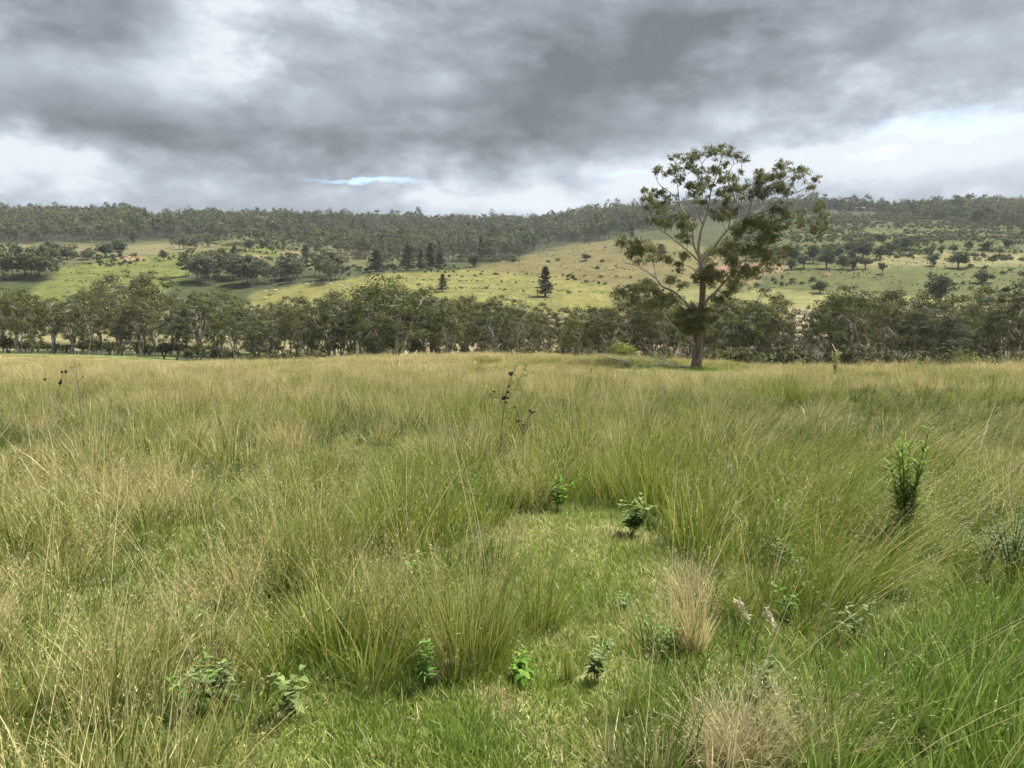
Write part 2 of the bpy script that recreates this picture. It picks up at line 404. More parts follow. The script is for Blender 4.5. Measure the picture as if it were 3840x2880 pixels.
# ------------------------------------------------------------------ ground
def cols(px, py, Y, x, y):
    """base colour of the ground cover by where it lies (dry pasture, green pasture, bare bank, woodland floor)"""
    n = len(px); C = np.empty((n, 3)); C[:] = (.085, .105, .04)
    jx = px + (fbm(x / 25, y / 25, 31) - .5) * 90; jy = py + (fbm(x / 25, y / 25, 37) - .5) * 26
    def put(poly, c): C[inpoly(jx, jy, poly) & (Y > 250)] = c
    put([(-900, 700), (4700, 700), (4700, 800), (3000, 800), (2400, 860), (1900, 960), (1450, 840), (900, 868), (450, 912), (-900, 912)], (.055, .065, .032))
    put([(-900, 912), (420, 912), (800, 890), (1300, 860), (1500, 880), (1700, 960), (1300, 1010), (700, 1000), (-900, 960)], (.16, .165, .068))
    put([(-900, 921), (450, 917), (760, 912), (840, 930), (600, 950), (-900, 958)], (.27, .245, .12))
    put([(120, 1160), (140, 1080), (210, 1000), (380, 975), (640, 950), (960, 932), (1120, 942), (980, 965), (760, 1010), (640, 1060), (600, 1160)], (.205, .23, .062))
    put([(860, 1180), (980, 1090), (1200, 1060), (1480, 1022), (1760, 1008), (2080, 1042), (2420, 1092), (2700, 1130), (2700, 1190)], (.275, .265, .082))
    put([(1740, 1010), (1950, 965), (2160, 915), (2330, 895), (2520, 905), (2760, 960), (2900, 1000), (2820, 1080), (2480, 1110), (2100, 1046)], (.215, .19, .072))
    put([(2800, 860), (3900, 830), (4700, 830), (4700, 1150), (2850, 1150), (2900, 1000)], (.135, .15, .042))
    put([(3180, 1000), (3300, 960), (3500, 940), (4700, 955), (4700, 985), (3600, 1000)], (.29, .27, .115))
    put([(3200, 880), (3500, 868), (3520, 882), (3250, 900)], (.27, .255, .10))
    put([(2750, 985), (2960, 985), (2960, 1015), (2780, 1030)], (.36, .25, .16))
    put([(2400, 1090), (2850, 1085), (3900, 1130), (3900, 1165), (2400, 1160)], (.28, .275, .10))
    C[(Y > 300) & (Y < 470) & (jx < 1500)] = (.34, .31, .15)
    C[(Y > 340) & (Y < 440) & (jx >= 2700)] = (.46, .39, .26); C[(Y <= 340) & (Y > 120) & (jx >= 1300)] = (.10, .10, .05)
    C[(Y > 250) & (Y < 420) & (jx >= 1500) & (jx < 2700)] = (.42, .36, .21)
    for ex, ey, w, hh in [(490, 968, 55, 6), (820, 962, 40, 6), (960, 963, 25, 4), (1100, 950, 50, 5), (1320, 962, 22, 4), (2740, 1010, 60, 12), (3110, 1026, 12, 5)]:
        C[(((px - ex) / w) ** 2 + ((py - ey) / hh) ** 2 < 1) & (Y > 250)] = (.50, .31, .20)      # bare red soil
    k = fbm(x / 9, y / 9, 41, 4)[:, None]; C *= np.where((Y > 250)[:, None], (.62 + .76 * k) * .47, 1)
    # the paddock the camera stands in
    nr = Y <= 250; k = fbm(x[nr] / 4, y[nr] / 4, 47, 3)[:, None]
    gold = sstep(90, 30, Y[nr])[:, None]
    base = np.array((.20, .185, .08)) * (1 - gold) + np.array((.075, .085, .03)) * gold
    C[nr] = base * (.6 + .8 * k)
    fl = nr & (Y > 175) & (px < 1400); C[fl] = np.array((.12, .15, .05)) * (.7 + .6 * fbm(x[fl] / 6, y[fl] / 6, 49)[:, None])
    sh = nr & (Y < 14); sh[sh] = short(x[sh], y[sh]); C[sh] = np.array((.20, .20, .085)) * (.6 + .8 * fbm(x[sh] / .4, y[sh] / .4, 48, 3)[:, None])
    so = nr & ((((px - 1870) / 130) ** 2 + ((py - 2620) / 55) ** 2 < 1) | (((px - 1620) / 90) ** 2 + ((py - 2790) / 30) ** 2 < 1)); C[so] = (.20, .14, .095)      # bare soil and dead thatch
    gp = nr & (((px - 2560) / 190) ** 2 + ((Y - 72) / 5) ** 2 < 1); C[gp] = (.12, .24, .02)
    return C


def build_ground():
    azs = np.concatenate([np.arange(-180, -42, 6), np.arange(-42, 42, .2), np.arange(42, 180, 6)]) * pi / 180
    rs = np.concatenate([[.3, .8, 1.5], np.exp(np.linspace(np.log(2.2), np.log(60), 70)), np.exp(np.linspace(np.log(62), np.log(5200), 240))])
    A, Rr = np.meshgrid(azs, rs); x, y = (Rr * np.sin(A)).ravel(), (Rr * np.cos(A)).ravel()
    z = H(x, y); z = np.where(Rr.ravel() > 3600, -60, z)
    na, nr_ = len(azs), len(rs); i, j = np.meshgrid(np.arange(nr_ - 1), np.arange(na), indexing='ij'); j2 = (j + 1) % na
    g = G(); g.add(np.vstack([np.stack([x, y, z], 1), [0, 0, float(H(0, 0.1))]]), np.stack([i * na + j, i * na + j2, (i + 1) * na + j2, (i + 1) * na + j], -1).reshape(-1, 4)[:, ::-1],
                   [(len(x), (m + 1) % na, m) for m in range(na)])
    ys = np.maximum(y, 2.); px, py = proj(x, ys, z); C = sum(cols(px + a, py + b, ys, x, y) for a, b in ((0, 0), (14, 3), (-13, 4), (8, -4), (-9, -3))) / 5
    m, nt, out = mat_base('pasture'); tc = nt.nodes.new('ShaderNodeTexCoord')
    n1 = noise(nt, tc.outputs['Object'], 1.3, 8, .68); n2 = noise(nt, tc.outputs['Object'], .12, 7, .66)
    n5 = noise(nt, tc.outputs['Object'], .42, 5, .7); b = ((n1 - .5) * .9 + (n2 - .5) * 1.5 + (n5 - .5) * 1.3 + 1.0).op('MAXIMUM', .15)
    cc = nt.nodes.new('ShaderNodeCombineColor'); [nt.links.new(b.k, cc.inputs[q]) for q in range(3)]
    c = mixc(nt, 1.0, attr(nt, 'col').outputs['Color'], cc.outputs[0], 'MULTIPLY')
    p = nt.nodes.new('ShaderNodeBsdfPrincipled'); nt.links.new(c, p.inputs[0]); p.inputs['Roughness'].default_value = .95; p.inputs['Specular IOR Level'].default_value = .1
    bp = nt.nodes.new('ShaderNodeBump'); bp.inputs['Strength'].default_value = .5; bp.inputs['Distance'].default_value = .3
    nt.links.new(n1.k, bp.inputs['Height']); nt.links.new(bp.outputs[0], p.inputs['Normal']); nt.links.new(p.outputs[0], out.inputs[0])
    me = g.mesh('ground', m, True); a = me.attributes.new('col', 'FLOAT_COLOR', 'POINT')
    a.data.foreach_set('color', np.hstack([np.vstack([C, [.08, .09, .03]]), np.ones((len(C) + 1, 1))]).astype(np.float32).ravel())
    o = ob('ground', me); o['kind'] = 'structure'; o['label'] = 'rolling pasture and hill slopes of the valley'


build_ground()

# ------------------------------------------------------------------ scatter of uncountable cover (grass, scrub, far woodland)
def scatter(name, pts, rot, scl, idx, tint, meshes, label, cat):
    me = bpy.data.meshes.new(name); n = len(pts); me.vertices.add(n); me.vertices.foreach_set('co', np.asarray(pts, np.float32).ravel())
    for k_, typ, fld, val in (('rot', 'FLOAT_VECTOR', 'vector', rot), ('scl', 'FLOAT_VECTOR', 'vector', scl), ('idx', 'INT', 'value', idx), ('dtint', 'FLOAT', 'value', tint)):
        me.attributes.new(k_, typ, 'POINT').data.foreach_set(fld, np.asarray(val, np.int32 if typ == 'INT' else np.float32).ravel())
    o = ob(name, me); o['kind'] = 'stuff'; o['label'] = label; o['category'] = cat
    ng = bpy.data.node_groups.new(name, 'GeometryNodeTree')
    ng.interface.new_socket('Geometry', in_out='INPUT', socket_type='NodeSocketGeometry'); ng.interface.new_socket('Geometry', in_out='OUTPUT', socket_type='NodeSocketGeometry')
    L = ng.links.new; N = ng.nodes.new; gi, go = N('NodeGroupInput'), N('NodeGroupOutput')
    iop = N('GeometryNodeInstanceOnPoints'); ci = N('GeometryNodeCollectionInfo')
    pc = bpy.data.collections.new(name + '_kinds')
    for i, pm in enumerate(meshes): pc.objects.link(bpy.data.objects.new('%s_kind_%02d' % (name, i), pm))
    ci.inputs[0].default_value = pc; ci.inputs['Separate Children'].default_value = True; ci.inputs['Reset Children'].default_value = True
    def na(k_, t):
        q = N('GeometryNodeInputNamedAttribute'); q.data_type = t; q.inputs[0].default_value = k_; return q.outputs[0]
    L(gi.outputs[0], iop.inputs['Points']); L(ci.outputs[0], iop.inputs['Instance']); iop.inputs['Pick Instance'].default_value = True
    L(na('idx', 'INT'), iop.inputs['Instance Index']); L(na('rot', 'FLOAT_VECTOR'), iop.inputs['Rotation']); L(na('scl', 'FLOAT_VECTOR'), iop.inputs['Scale'])
    L(iop.outputs[0], go.inputs[0]); o.modifiers.new('scatter', 'NODES').node_group = ng
    return o


def ribbons(g, rng, base, az, L, tilt, bend, w, nseg, typ, rnd, z0, htop, tint, lean):
    """n curved blades as ribbons: base (n,3), compass az, length, tilt from upright, extra bend, width; lean shears them east"""
    n = len(base); s = np.linspace(0, 1, nseg + 1); d = np.stack([np.cos(az), np.sin(az), 0 * az], 1)
    th = np.minimum(tilt[:, None] + bend[:, None] * s[None] ** 1.5, 2.3)
    ds = L[:, None] / nseg
    hx = np.concatenate([np.zeros((n, 1)), np.cumsum(np.sin(th[:, :-1]) * ds, 1)], 1); hz = np.concatenate([np.zeros((n, 1)), np.cumsum(np.cos(th[:, :-1]) * ds, 1)], 1)
    p = base[:, None] + d[:, None] * hx[..., None]; p[..., 2] += hz
    k_ = hz * (.5 + .6 * hz / htop[:, None]); p[..., 0] += lean[:, :1] * k_; p[..., 1] += lean[:, 1:] * k_; p[..., 2] -= .30 * (lean ** 2).sum(1)[:, None] * hz
    sd = rng.uniform(0, 2 * pi, n); side = np.stack([np.cos(sd), np.sin(sd), 0 * sd], 1)
    ww = w[:, None] * np.clip(1.02 - s[None] ** 2.2, .06, 1) * .5
    v = np.stack([p - side[:, None] * ww[..., None], p + side[:, None] * ww[..., None]], 2).reshape(-1, 3)
    k = (nseg + 1) * 2; b = np.arange(n)[:, None] * k + np.arange(nseg)[None] * 2
    q = np.stack([b, b + 1, b + 3, b + 2], -1).reshape(-1, 4)
    hh = np.clip((p[..., 2] - z0[:, None]) / htop[:, None], 0, 1.2)
    g.add(v, q, h=hh.repeat(2, 1).ravel(), rnd=np.repeat(rnd, k), typ=np.full(n * k, typ), tint=np.repeat(tint, k))
    return p


def tufts(g, rng, cen, Ht, tint, lean, nb, nst, rad=.10, w=.0045, sw=.0026, spikes=10, ssz=.008, splay=.30, seg=4, bend=.5, lmin=.35, lmax=.95):
    """tussocks at cen (k,3) of height Ht, dryness tint and lean to the east; nb blades and nst seed stalks in each"""
    k = len(cen); cen = np.asarray(cen, float); lean = np.asarray(lean, float)
    if lean.ndim == 1: lean = np.stack([lean, 0 * lean], 1)
    def go(n, r, sp, bd, l0, l1, ww, typ, sgn):
        c = np.repeat(np.arange(k), n); m = len(c); a = rng.uniform(0, 2 * pi, m); q = r * np.sqrt(rng.random(m)) * Ht[c] / .85
        b = cen[c] + np.stack([q * np.cos(a), q * np.sin(a), np.full(m, -.03)], 1); L = Ht[c] * rng.uniform(l0, l1, m); rn = rng.random(m)
        p = ribbons(g, rng, b, a + rng.normal(0, .7, m), L, np.abs(rng.normal(0, sp, m)) + .03, rng.gamma(2, bd, m), ww * rng.uniform(.6, 1.5, m), sgn, typ, rn, cen[c][:, 2], Ht[c], tint[c], lean[c])
        return c, p, rn
    if nb: go(nb, rad, splay, bend * .42, lmin, lmax, w, 0., seg)
    if nst:
        c, p, rn = go(nst, rad * .8, splay * .7, .10, .75, 1.2, sw, .35, seg)
        if spikes:
            m = len(c); u = rng.uniform(.60, 1.0, (m, spikes)) ** .8 * seg; i = np.minimum(u.astype(int), seg - 1); f = (u - i)[..., None]; row = np.arange(m)[:, None]
            ct = (p[row, i] * (1 - f) + p[row, i + 1] * f).reshape(-1, 3); tg = np.repeat(unit(p[:, -1] - p[:, -2]), spikes, 0); cc = np.repeat(c, spikes)
            ct = ct + rng.normal(0, .020, ct.shape) * (Ht[cc] / .85)[:, None] * max(1, ssz / .01)
            ax = unit(tg + rng.normal(0, .45, ct.shape) + (.15, 0, 0)) * (ssz * rng.uniform(.6, 1.6, (len(ct), 1))); bx = unit(np.cross(ax, rng.normal(0, 1, ct.shape))) * ssz * .17
            g.leaves(ct, ax, bx, h=np.clip((ct[:, 2] - cen[cc][:, 2]) / Ht[cc], 0, 1.2), rnd=np.repeat(rn, spikes) * .6 + rng.random(len(ct)) * .4, typ=np.ones(len(ct)), tint=tint[cc])


def patch(seed, r, k, mat, hh=.85, **kw):
    """a round stand of k tussocks, for the middle and far distance"""
    rng = R(seed); g = G(); a, q = rng.uniform(0, 2 * pi, k), r * np.sqrt(rng.random(k))
    tufts(g, rng, np.stack([q * np.cos(a), q * np.sin(a), 0 * a], 1), hh * rng.uniform(.75, 1.15, k) * (1.05 - .45 * (q / r) ** 2), .5 + rng.normal(0, .16, k), np.stack([np.cos(a), np.sin(a)], 1) * (.30 * q / r)[:, None] + rng.normal(.03, .06, (k, 2)), **kw)
    return g.mesh('grass_stand', M[mat])


def turf(seed, n=120, rad=.18, Hh=.06, w=.006, mat='lawn'):
    rng = R(seed); g = G(); a, q = rng.uniform(0, 2 * pi, n), rad * np.sqrt(rng.random(n))
    b = np.stack([q * np.cos(a), q * np.sin(a), np.full(n, -.012)], 1)
    ribbons(g, rng, b, rng.uniform(0, 2 * pi, n), Hh * rng.uniform(.5, 1.4, n), np.abs(rng.normal(.5, .5, n)), rng.gamma(2, .4, n), w * rng.uniform(.6, 1.4, n), 2, 0., rng.random(n), 0 * a, Hh * 1.6 + 0 * a, .5 + 0 * a, np.zeros((n, 2)))
    return g.mesh('turf', M[mat])


def sample(rng, n, y0, y1, amax=.90, pw=1.0):
    """points over the view wedge; pw=1 is even over the ground, smaller favours the near end"""
    u = rng.random(n); y = (y0 ** (1 + pw) + u * (y1 ** (1 + pw) - y0 ** (1 + pw))) ** (1 / (1 + pw)); return rng.uniform(-amax, amax, n) * y + rng.normal(0, .25, n), y


def wind(x, y):
    """how far the grass leans to the east: more on the open side of the rise"""
    a = x / np.maximum(y, 2); return .04 + .50 * sstep(.08, .50, a) * (.6 + .8 * fbm(x / 4, y / 4, 83)) + .10 * sstep(30, 60, y)


def dryness(x, y):
    a = x / np.maximum(y, 2); d = .33 + (fbm(x / 2.2, y / 2.2, 91, 4) - .5) * 1.3 + .34 * sstep(9, 34, y) + .08 * sstep(.0, -.45, a) - .20 * sstep(11, 4, y) * sstep(-.45, .0, a)
    d = d - .30 * sstep(.40, .62, a) * sstep(5, 3, y); return np.clip(d, .05, 1)


def cover(x, y, rng, thr):
    """tussocks stand in uneven groups with gaps between, none on the track or on the cropped patch by the big tree"""
    c = fbm(x / 1.15, y / 1.15, 61, 3); k = (rng.random(len(x)) < np.clip((c - thr) * 9 + .10, .05, 1)) & ~short(x, y)
    px, _ = proj(x, y, H(x, y)); k &= ~((((px - 2530) / 230) ** 2 + ((y - 69) / 7) ** 2) < 1)
    return k & ~((x / y > .43) & (y < 2.6 + 3 * (x / y))), c


def heights(x, y, c, rng):
    s_ = (.46 + .62 * np.clip((c - .3) * 1.9, 0, 1) + (fbm(x / 4, y / 4, 67, 3) - .5) * .7) * rng.uniform(.85, 1.12, len(x)) * .85
    px, _ = proj(x, y, H(x, y)); s_ = s_ * (1 - .45 * sstep(420, 220, np.abs(px - 2500)) * sstep(38, 48, y) * sstep(70, 64, y))
    return s_ * (1 - .45 * sstep(-.10, -.55, x / y) * sstep(70, 112, y))


def lay(rng, name, xs, ys, idx, scl, tint, kinds, label, cat, tilt=None):
    n = len(xs); e = 2.0; sx = (H(xs + e, ys) - H(xs - e, ys)) / (2 * e); sy = (H(xs, ys + e) - H(xs, ys - e)) / (2 * e)
    rz = rng.uniform(0, 2 * pi, n); rot = np.stack([np.arctan(sy), -np.arctan(sx) + (0 if tilt is None else tilt), rz], 1)
    return scatter(name, np.stack([xs, ys, H(xs, ys)], 1), rot, scl[:, None] * np.ones((1, 3)), idx, tint, kinds, label, cat)


def grass():
    rng = R(11); g = G()
    # near: rounded tussocks with gaps between, every blade its own
    for y0, y1, sp, k, kw in ((1.3, 5, .88, 12, dict(nb=44, nst=15, spikes=15, ssz=.0082, seg=4, w=.0058, rad=.11, bend=1.0, splay=.36)), (5, 9.5, .92, 10, dict(nb=36, nst=13, spikes=10, ssz=.0115, seg=4, w=.0075, sw=.0034, rad=.12, bend=1.0, splay=.36)),
                              (9.5, 18.5, 1.05, 8, dict(nb=30, nst=11, spikes=4, ssz=.013, w=.011, sw=.0054, rad=.15, seg=3, bend=.7))):
        gx, gy = np.meshgrid(np.arange(-17, 17, sp), np.arange(y0, y1, sp)); x = (gx + rng.uniform(-.42, .42, gx.shape) * sp).ravel(); y = (gy + rng.uniform(-.42, .42, gx.shape) * sp).ravel()
        ok = (np.abs(x) < .92 * y + .4) & (y > y0) & (rng.random(len(x)) < .90) & ~short(x, y) & ~((x / y > .43) & (y < 2.5 + 3 * (x / y))); x, y = x[ok], y[ok]; m = len(x)
        Rm = rng.uniform(.24, .56, m); Hm = .85 * np.clip(.55 + .55 * (Rm - .26) / .34 + (fbm(x / 4, y / 4, 67, 3) - .5) * .8 + rng.normal(0, .12, m), .42, 1.25); dr = dryness(x, y) + rng.normal(0, .13, m)
        c = np.repeat(np.arange(m), k); a = rng.uniform(0, 2 * pi, m * k); q = np.sqrt(rng.random(m * k)); tx, ty = x[c] + Rm[c] * q * np.cos(a), y[c] + Rm[c] * q * np.sin(a); ok = ~short(tx, ty); c, a, q, tx, ty = c[ok], a[ok], q[ok], tx[ok], ty[ok]
        out_ = (.42 * q * rng.uniform(.5, 1.3, len(q)))[:, None]; ln_ = np.stack([np.cos(a), np.sin(a)], 1) * out_; ln_[:, 0] += wind(tx, ty) * rng.uniform(.6, 1.5, len(tx))
        tufts(g, rng, np.stack([tx, ty, H(tx, ty)], 1), Hm[c] * (1.05 - .42 * q ** 2) * rng.uniform(.85, 1.15, len(q)), np.clip(dr[c] + rng.normal(0, .08, len(q)), 0, 1), ln_, **kw)
    o = g.build('tall_grass', M['tall']); o['kind'] = 'stuff'; o['label'] = 'tall seeding grass tussocks around the worn track'; o['category'] = 'grass'
    # leafy undergrowth between the tussocks, its colour darkened for the shade there
    g = G(); x, y = sample(rng, 2000, 1.2, 15, .86, .75); k = ~short(x, y); x, y = x[k], y[k]
    tufts(g, rng, np.stack([x, y, H(x, y)], 1), rng.uniform(.18, .42, len(x)), np.clip(dryness(x, y) * .7 + rng.normal(0, .12, len(x)), 0, .8), np.stack([wind(x, y) * .6 + rng.normal(0, .2, len(x)), rng.normal(0, .2, len(x))], 1), 32, 4, .22, .0065, .003, 5, .008, .45, 3)
    x = rng.uniform(1.0, 4.4, 300); y = rng.uniform(1.7, 4.8, 300); k = (x / y > .40) & (y < 2.5 + 3.0 * x / y); x, y = x[k], y[k]
    o = g.build('grass_undergrowth', M['under_grass']); o['kind'] = 'stuff'; o['label'] = 'low leafy green grass filling gaps between the tussocks'; o['category'] = 'grass'
    # bright lush grass: on the track, at the corner of the paddock, on the cropped patch by the big tree
    g = G(); tufts(g, rng, np.stack([x, y, H(x, y)], 1), rng.uniform(.32, .52, len(x)), rng.uniform(.1, .45, len(x)), .15 + 0 * x, 70, 0, .14, .0075, splay=.35, seg=4, bend=.75)
    pts = []
    for cx, cy, rx, ry, n, hh in ((2200, 2270, 170, 60, 46, .15), (1800, 2790, 120, 110, 50, .15), (1150, 2480, 120, 80, 34, .19), (1400, 2500, 140, 50, 34, .19), (2480, 2640, 90, 130, 26, .22), (1350, 2720, 260, 120, 46, .11)):
        for _ in range(n): q = hit(cx + rng.normal(0, rx * .6), min(cy + rng.normal(0, ry * .6), 2900)); pts.append((*q, hh * rng.uniform(.6, 1.3)))
    pts = np.array(pts); tufts(g, rng, pts[:, :3], pts[:, 3], rng.uniform(.1, .5, len(pts)), 0 * pts[:, 0], 34, 0, .5, .006, splay=.45, seg=3, bend=.75)
    c0 = at(2540, 70); x, y = c0[0] + rng.normal(0, 2.8, 900), c0[1] + rng.normal(0, 3.0, 900)
    tufts(g, rng, np.stack([x, y, H(x, y)], 1), rng.uniform(.10, .28, 900), rng.uniform(0, .3, 900), 0 * x, 12, 0, .6, .03, splay=.5, seg=2)
    o = g.build('lush_grass', M['lush']); o['kind'] = 'stuff'; o['label'] = 'bright lush green grass growing in low patches'; o['category'] = 'grass'
    # pale straw at the bottom edge, single long stalks everywhere near
    g = G(); pts = []
    for cx, cy, rx, ry, n in ((2780, 2880, 360, 70, 20), (2620, 2260, 60, 50, 8), (3050, 2800, 260, 70, 8)):
        for _ in range(n): pts.append(hit(cx + rng.normal(0, rx * .6), min(cy + rng.normal(0, ry * .6), 3000)))
    pts = np.array(pts); tufts(g, rng, pts, rng.uniform(.2, .42, len(pts)), rng.uniform(.4, .9, len(pts)), np.stack([.12 + rng.normal(0, .3, len(pts)), rng.normal(0, .3, len(pts))], 1), 44, 18, .16, .0045, .003, 5, .009, .7, 4, 1.1)
    x, y = sample(rng, 1500, 1.9, 20, pw=.7); k = ~short(x, y); x, y = x[k], y[k]
    tufts(g, rng, np.stack([x, y, H(x, y)], 1), rng.uniform(.65, 1.1, len(x)), rng.uniform(.2, 1, len(x)), np.stack([wind(x, y) * 1.4 + rng.normal(0, .25, len(x)), rng.normal(0, .25, len(x))], 1), 0, 4, .08, .004, .0036, 18, .008, .5, 6)
    x, y = sample(rng, 2600, 1.6, 9, .6, .7); k = short(x, y); x, y = x[k][:330], y[k][:330]
    tufts(g, rng, np.stack([x, y, H(x, y) + .045], 1), rng.uniform(.08, .22, len(x)), rng.uniform(.6, 1, len(x)), 0 * x, 5, 0, .5, .005, splay=1.3, seg=2, bend=.3)
    o = g.build('straw_grass', M['straw']); o['kind'] = 'stuff'; o['label'] = 'dry straw stalks and pale seed stems among the grass'; o['category'] = 'grass'
    # turf of the track
    x, y = sample(rng, 11000, 1.2, 13, .86, .6); k = short(x, y) | (rng.random(len(x)) < .75); px, py = flatproj(x, y); k &= ~(((((px - 1870) / 110) ** 2 + ((py - 2620) / 45) ** 2 < 1) | (((px - 1620) / 75) ** 2 + ((py - 2790) / 24) ** 2 < 1)) & (rng.random(len(x)) < .8)); x, y = x[k], y[k]
    lay(rng, 'short_turf', x, y, rng.integers(0, 5, len(x)), rng.uniform(.6, 1.35, len(x)), np.clip(-.08 + (fbm(x / .6, y / .6, 101) - .5) * 1.1 + .10 * sstep(3.5, 6.5, y), -.5, .4),
        [turf(180 + i) for i in range(5)], 'short cropped turf of the track through the paddock', 'grass')
    # middle and far paddock in stands
    ks = [patch(140 + i, .75, 10, 'tall', nb=26, nst=13, spikes=3, ssz=.022, w=.013, sw=.008, seg=3) for i in range(5)]
    ks += [patch(160 + i, 1.7, 20, 'tall', nb=22, nst=12, rad=.28, spikes=2, ssz=.05, w=.030, sw=.018, seg=2) for i in range(5)]
    ks += [patch(220 + i, 3.4, 40, 'tall', .55, nb=18, nst=9, rad=.5, spikes=3, ssz=.11, w=.06, sw=.035, seg=2) for i in range(3)]
    ks += [patch(240 + i, .9, 16, 'under_grass', .36, nb=26, nst=3, rad=.22, spikes=2, ssz=.02, w=.012, sw=.006, seg=2, splay=.45) for i in range(3)]
    x, y = sample(rng, 2600, 12, 48, pw=.8); k = ~short(x, y); x, y = x[k], y[k]
    X_, Y_, I_, S_, T_ = [x], [y], [rng.integers(13, 16, len(x))], [rng.uniform(.7, 1.3, len(x))], [dryness(x, y) - .6]
    for y0, y1, n, lo, hi in ((18, 42, 1700, 0, 5), (41, 114, 3000, 5, 10), (105, 190, 1650, 10, 13)):
        x, y = sample(rng, n, y0, y1); k, c = cover(x, y, rng, .37 if lo == 0 else .31); px, _ = proj(x, y, H(x, y))
        if lo == 10: k = px < 1080
        x, y, c = x[k], y[k], c[k]; X_.append(x); Y_.append(y); I_.append(rng.integers(lo, hi, len(x)))
        S_.append((heights(x, y, c, rng) / .85 * 1.05) if lo < 10 else rng.uniform(.5, .9, len(x)) * (1 - .4 * sstep(130, 190, y))); T_.append(dryness(x, y) - .5 if lo < 10 else (fbm(x / 14, y / 14, 95) - .55) * 1.2)
    x, y = np.concatenate(X_), np.concatenate(Y_)
    lay(rng, 'paddock_grass', x, y, np.concatenate(I_), np.concatenate(S_), np.concatenate(T_), ks, 'straw coloured seeding grass over the far paddock', 'grass', wind(x, y) * .6)

grass()

# ------------------------------------------------------------------ trees
def clump(g, rng, c, r, n, ln, wd, rnd0, flat=.62, droop=.25, shell=.45):
    """n leaves in a flattened puff round each centre c (k,3) of radius r (k)"""
    k = len(c); i = np.repeat(np.arange(k), n) if np.isscalar(n) else np.repeat(np.arange(k), n); m = len(i)
    d = unit(rng.normal(0, 1, (m, 3))); q = rng.random(m) ** shell; o = d * (q * r[i])[:, None]; o[:, 2] *= flat
    o[:, 2] += .18 * r[i] * (1 - (np.hypot(o[:, 0], o[:, 1]) / r[i]) ** 2)
    nrm = unit(d * .9 + (0, 0, .5) + rng.normal(0, .36, (m, 3))); ax = unit(np.cross(nrm, rng.normal(0, 1, (m, 3))) + (0, 0, -droop)); bx = unit(np.cross(nrm, ax))
    s = rng.uniform(.6, 1.35, m)[:, None]
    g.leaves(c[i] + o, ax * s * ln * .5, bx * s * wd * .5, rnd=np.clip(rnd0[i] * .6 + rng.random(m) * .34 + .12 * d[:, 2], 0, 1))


def gum(seed, Hh, W, stems=1, nclump=46, nleaf=58, ln=.62, wd=.26, low=.36, fat=.018, leaf='gum', bark='bark', sides=6, open_=1.0, name='gum_tree', twigs=True):
    """eucalypt: pale forking stems and an umbrella of leaf puffs with gaps between; returns an Empty with trunk and crown"""
    rng = R(seed); tr, cr = G(), G(); limbs = []
    nl = max(3, int(5 / stems) + 1)
    for s in range(stems):
        a0 = rng.uniform(0, 2 * pi); off = np.array([math.cos(a0), math.sin(a0), 0]) * (W * .03 * (stems > 1)); ln_ = rng.uniform(.04, .16) * (1 + .6 * (stems > 1))
        fk = rng.uniform(.30, .46) * Hh; top = off + np.array([math.cos(a0) * ln_ * fk, math.sin(a0) * ln_ * fk, fk]); r0 = Hh * fat / math.sqrt(stems) * rng.uniform(.85, 1.2)
        mid = (off + top) / 2 + rng.normal(0, .02 * Hh, 3) * (1, 1, 0); path = spline([off + (0, 0, -.4), off + (0, 0, .3), mid, top], 9)
        tr.tube(path, r0 * np.linspace(1.25, .72, 9) * np.r_[1.35, 1.1, np.ones(7)], sides)
        for l in range(nl):
            a = a0 + l * 2 * pi / nl * (1 if stems == 1 else .6) + rng.normal(0, .5); rr = W * .5 * rng.uniform(.35, .72); zt = Hh * rng.uniform(.6, .86)
            st = path[rng.integers(5, 9)]; e = np.array([math.cos(a) * rr, math.sin(a) * rr, zt]) + off
            m1 = st * .6 + e * .4 + np.array([0, 0, .06 * Hh]) * rng.uniform(-.3, 1) + rng.normal(0, .03 * Hh, 3); m2 = st * .28 + e * .72 + rng.normal(0, .03 * Hh, 3)
            p = spline([st, m1, m2, e], 9); tr.tube(p, r0 * .62 * np.linspace(1, .14, 9), max(4, sides - 1)); limbs.append(p)
    LP = np.concatenate([l[3:] for l in limbs])
    # leaf puffs: at limb ends and over the umbrella
    c = []
    while len(c) < nclump:
        d = unit(rng.normal(0, 1, 3)); q = rng.random() ** .33
        p = np.array([d[0] * W * .5 * q, d[1] * W * .5 * q, Hh * (low + (1 - low) * .5) + d[2] * q * Hh * (1 - low) * .5])
        if p[2] < Hh * (low + .22) and rng.random() < .40: continue
        if vnoise(p[0] / (W * .2) + seed * 3.1, p[2] / (W * .2) + p[1] / (W * .3), seed) < .36 * open_: continue
        c.append(p)
    c = np.array(c); r = W * .105 * rng.uniform(.7, 1.45, len(c))
    c = np.vstack([c, [l[-1] for l in limbs]]); r = np.r_[r, np.full(len(limbs), W * .11)]
    if twigs:
        for p in c[:len(c) * 2 // 3]:
            q = LP[np.argmin(np.linalg.norm(LP - p - (0, 0, .05 * Hh), axis=1))]
            tr.tube(np.array([q, (q + p) / 2 + rng.normal(0, .02 * Hh, 3) * (1, 1, .3), p]), np.array([.26, .2, .08]) * Hh * fat, 3, cap=False)
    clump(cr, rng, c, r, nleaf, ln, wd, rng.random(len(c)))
    root = empty(name, (0, 0, 0)); tr.build('trunk', M[bark], root, True); cr.build('crown', M[leaf], root)
    return root


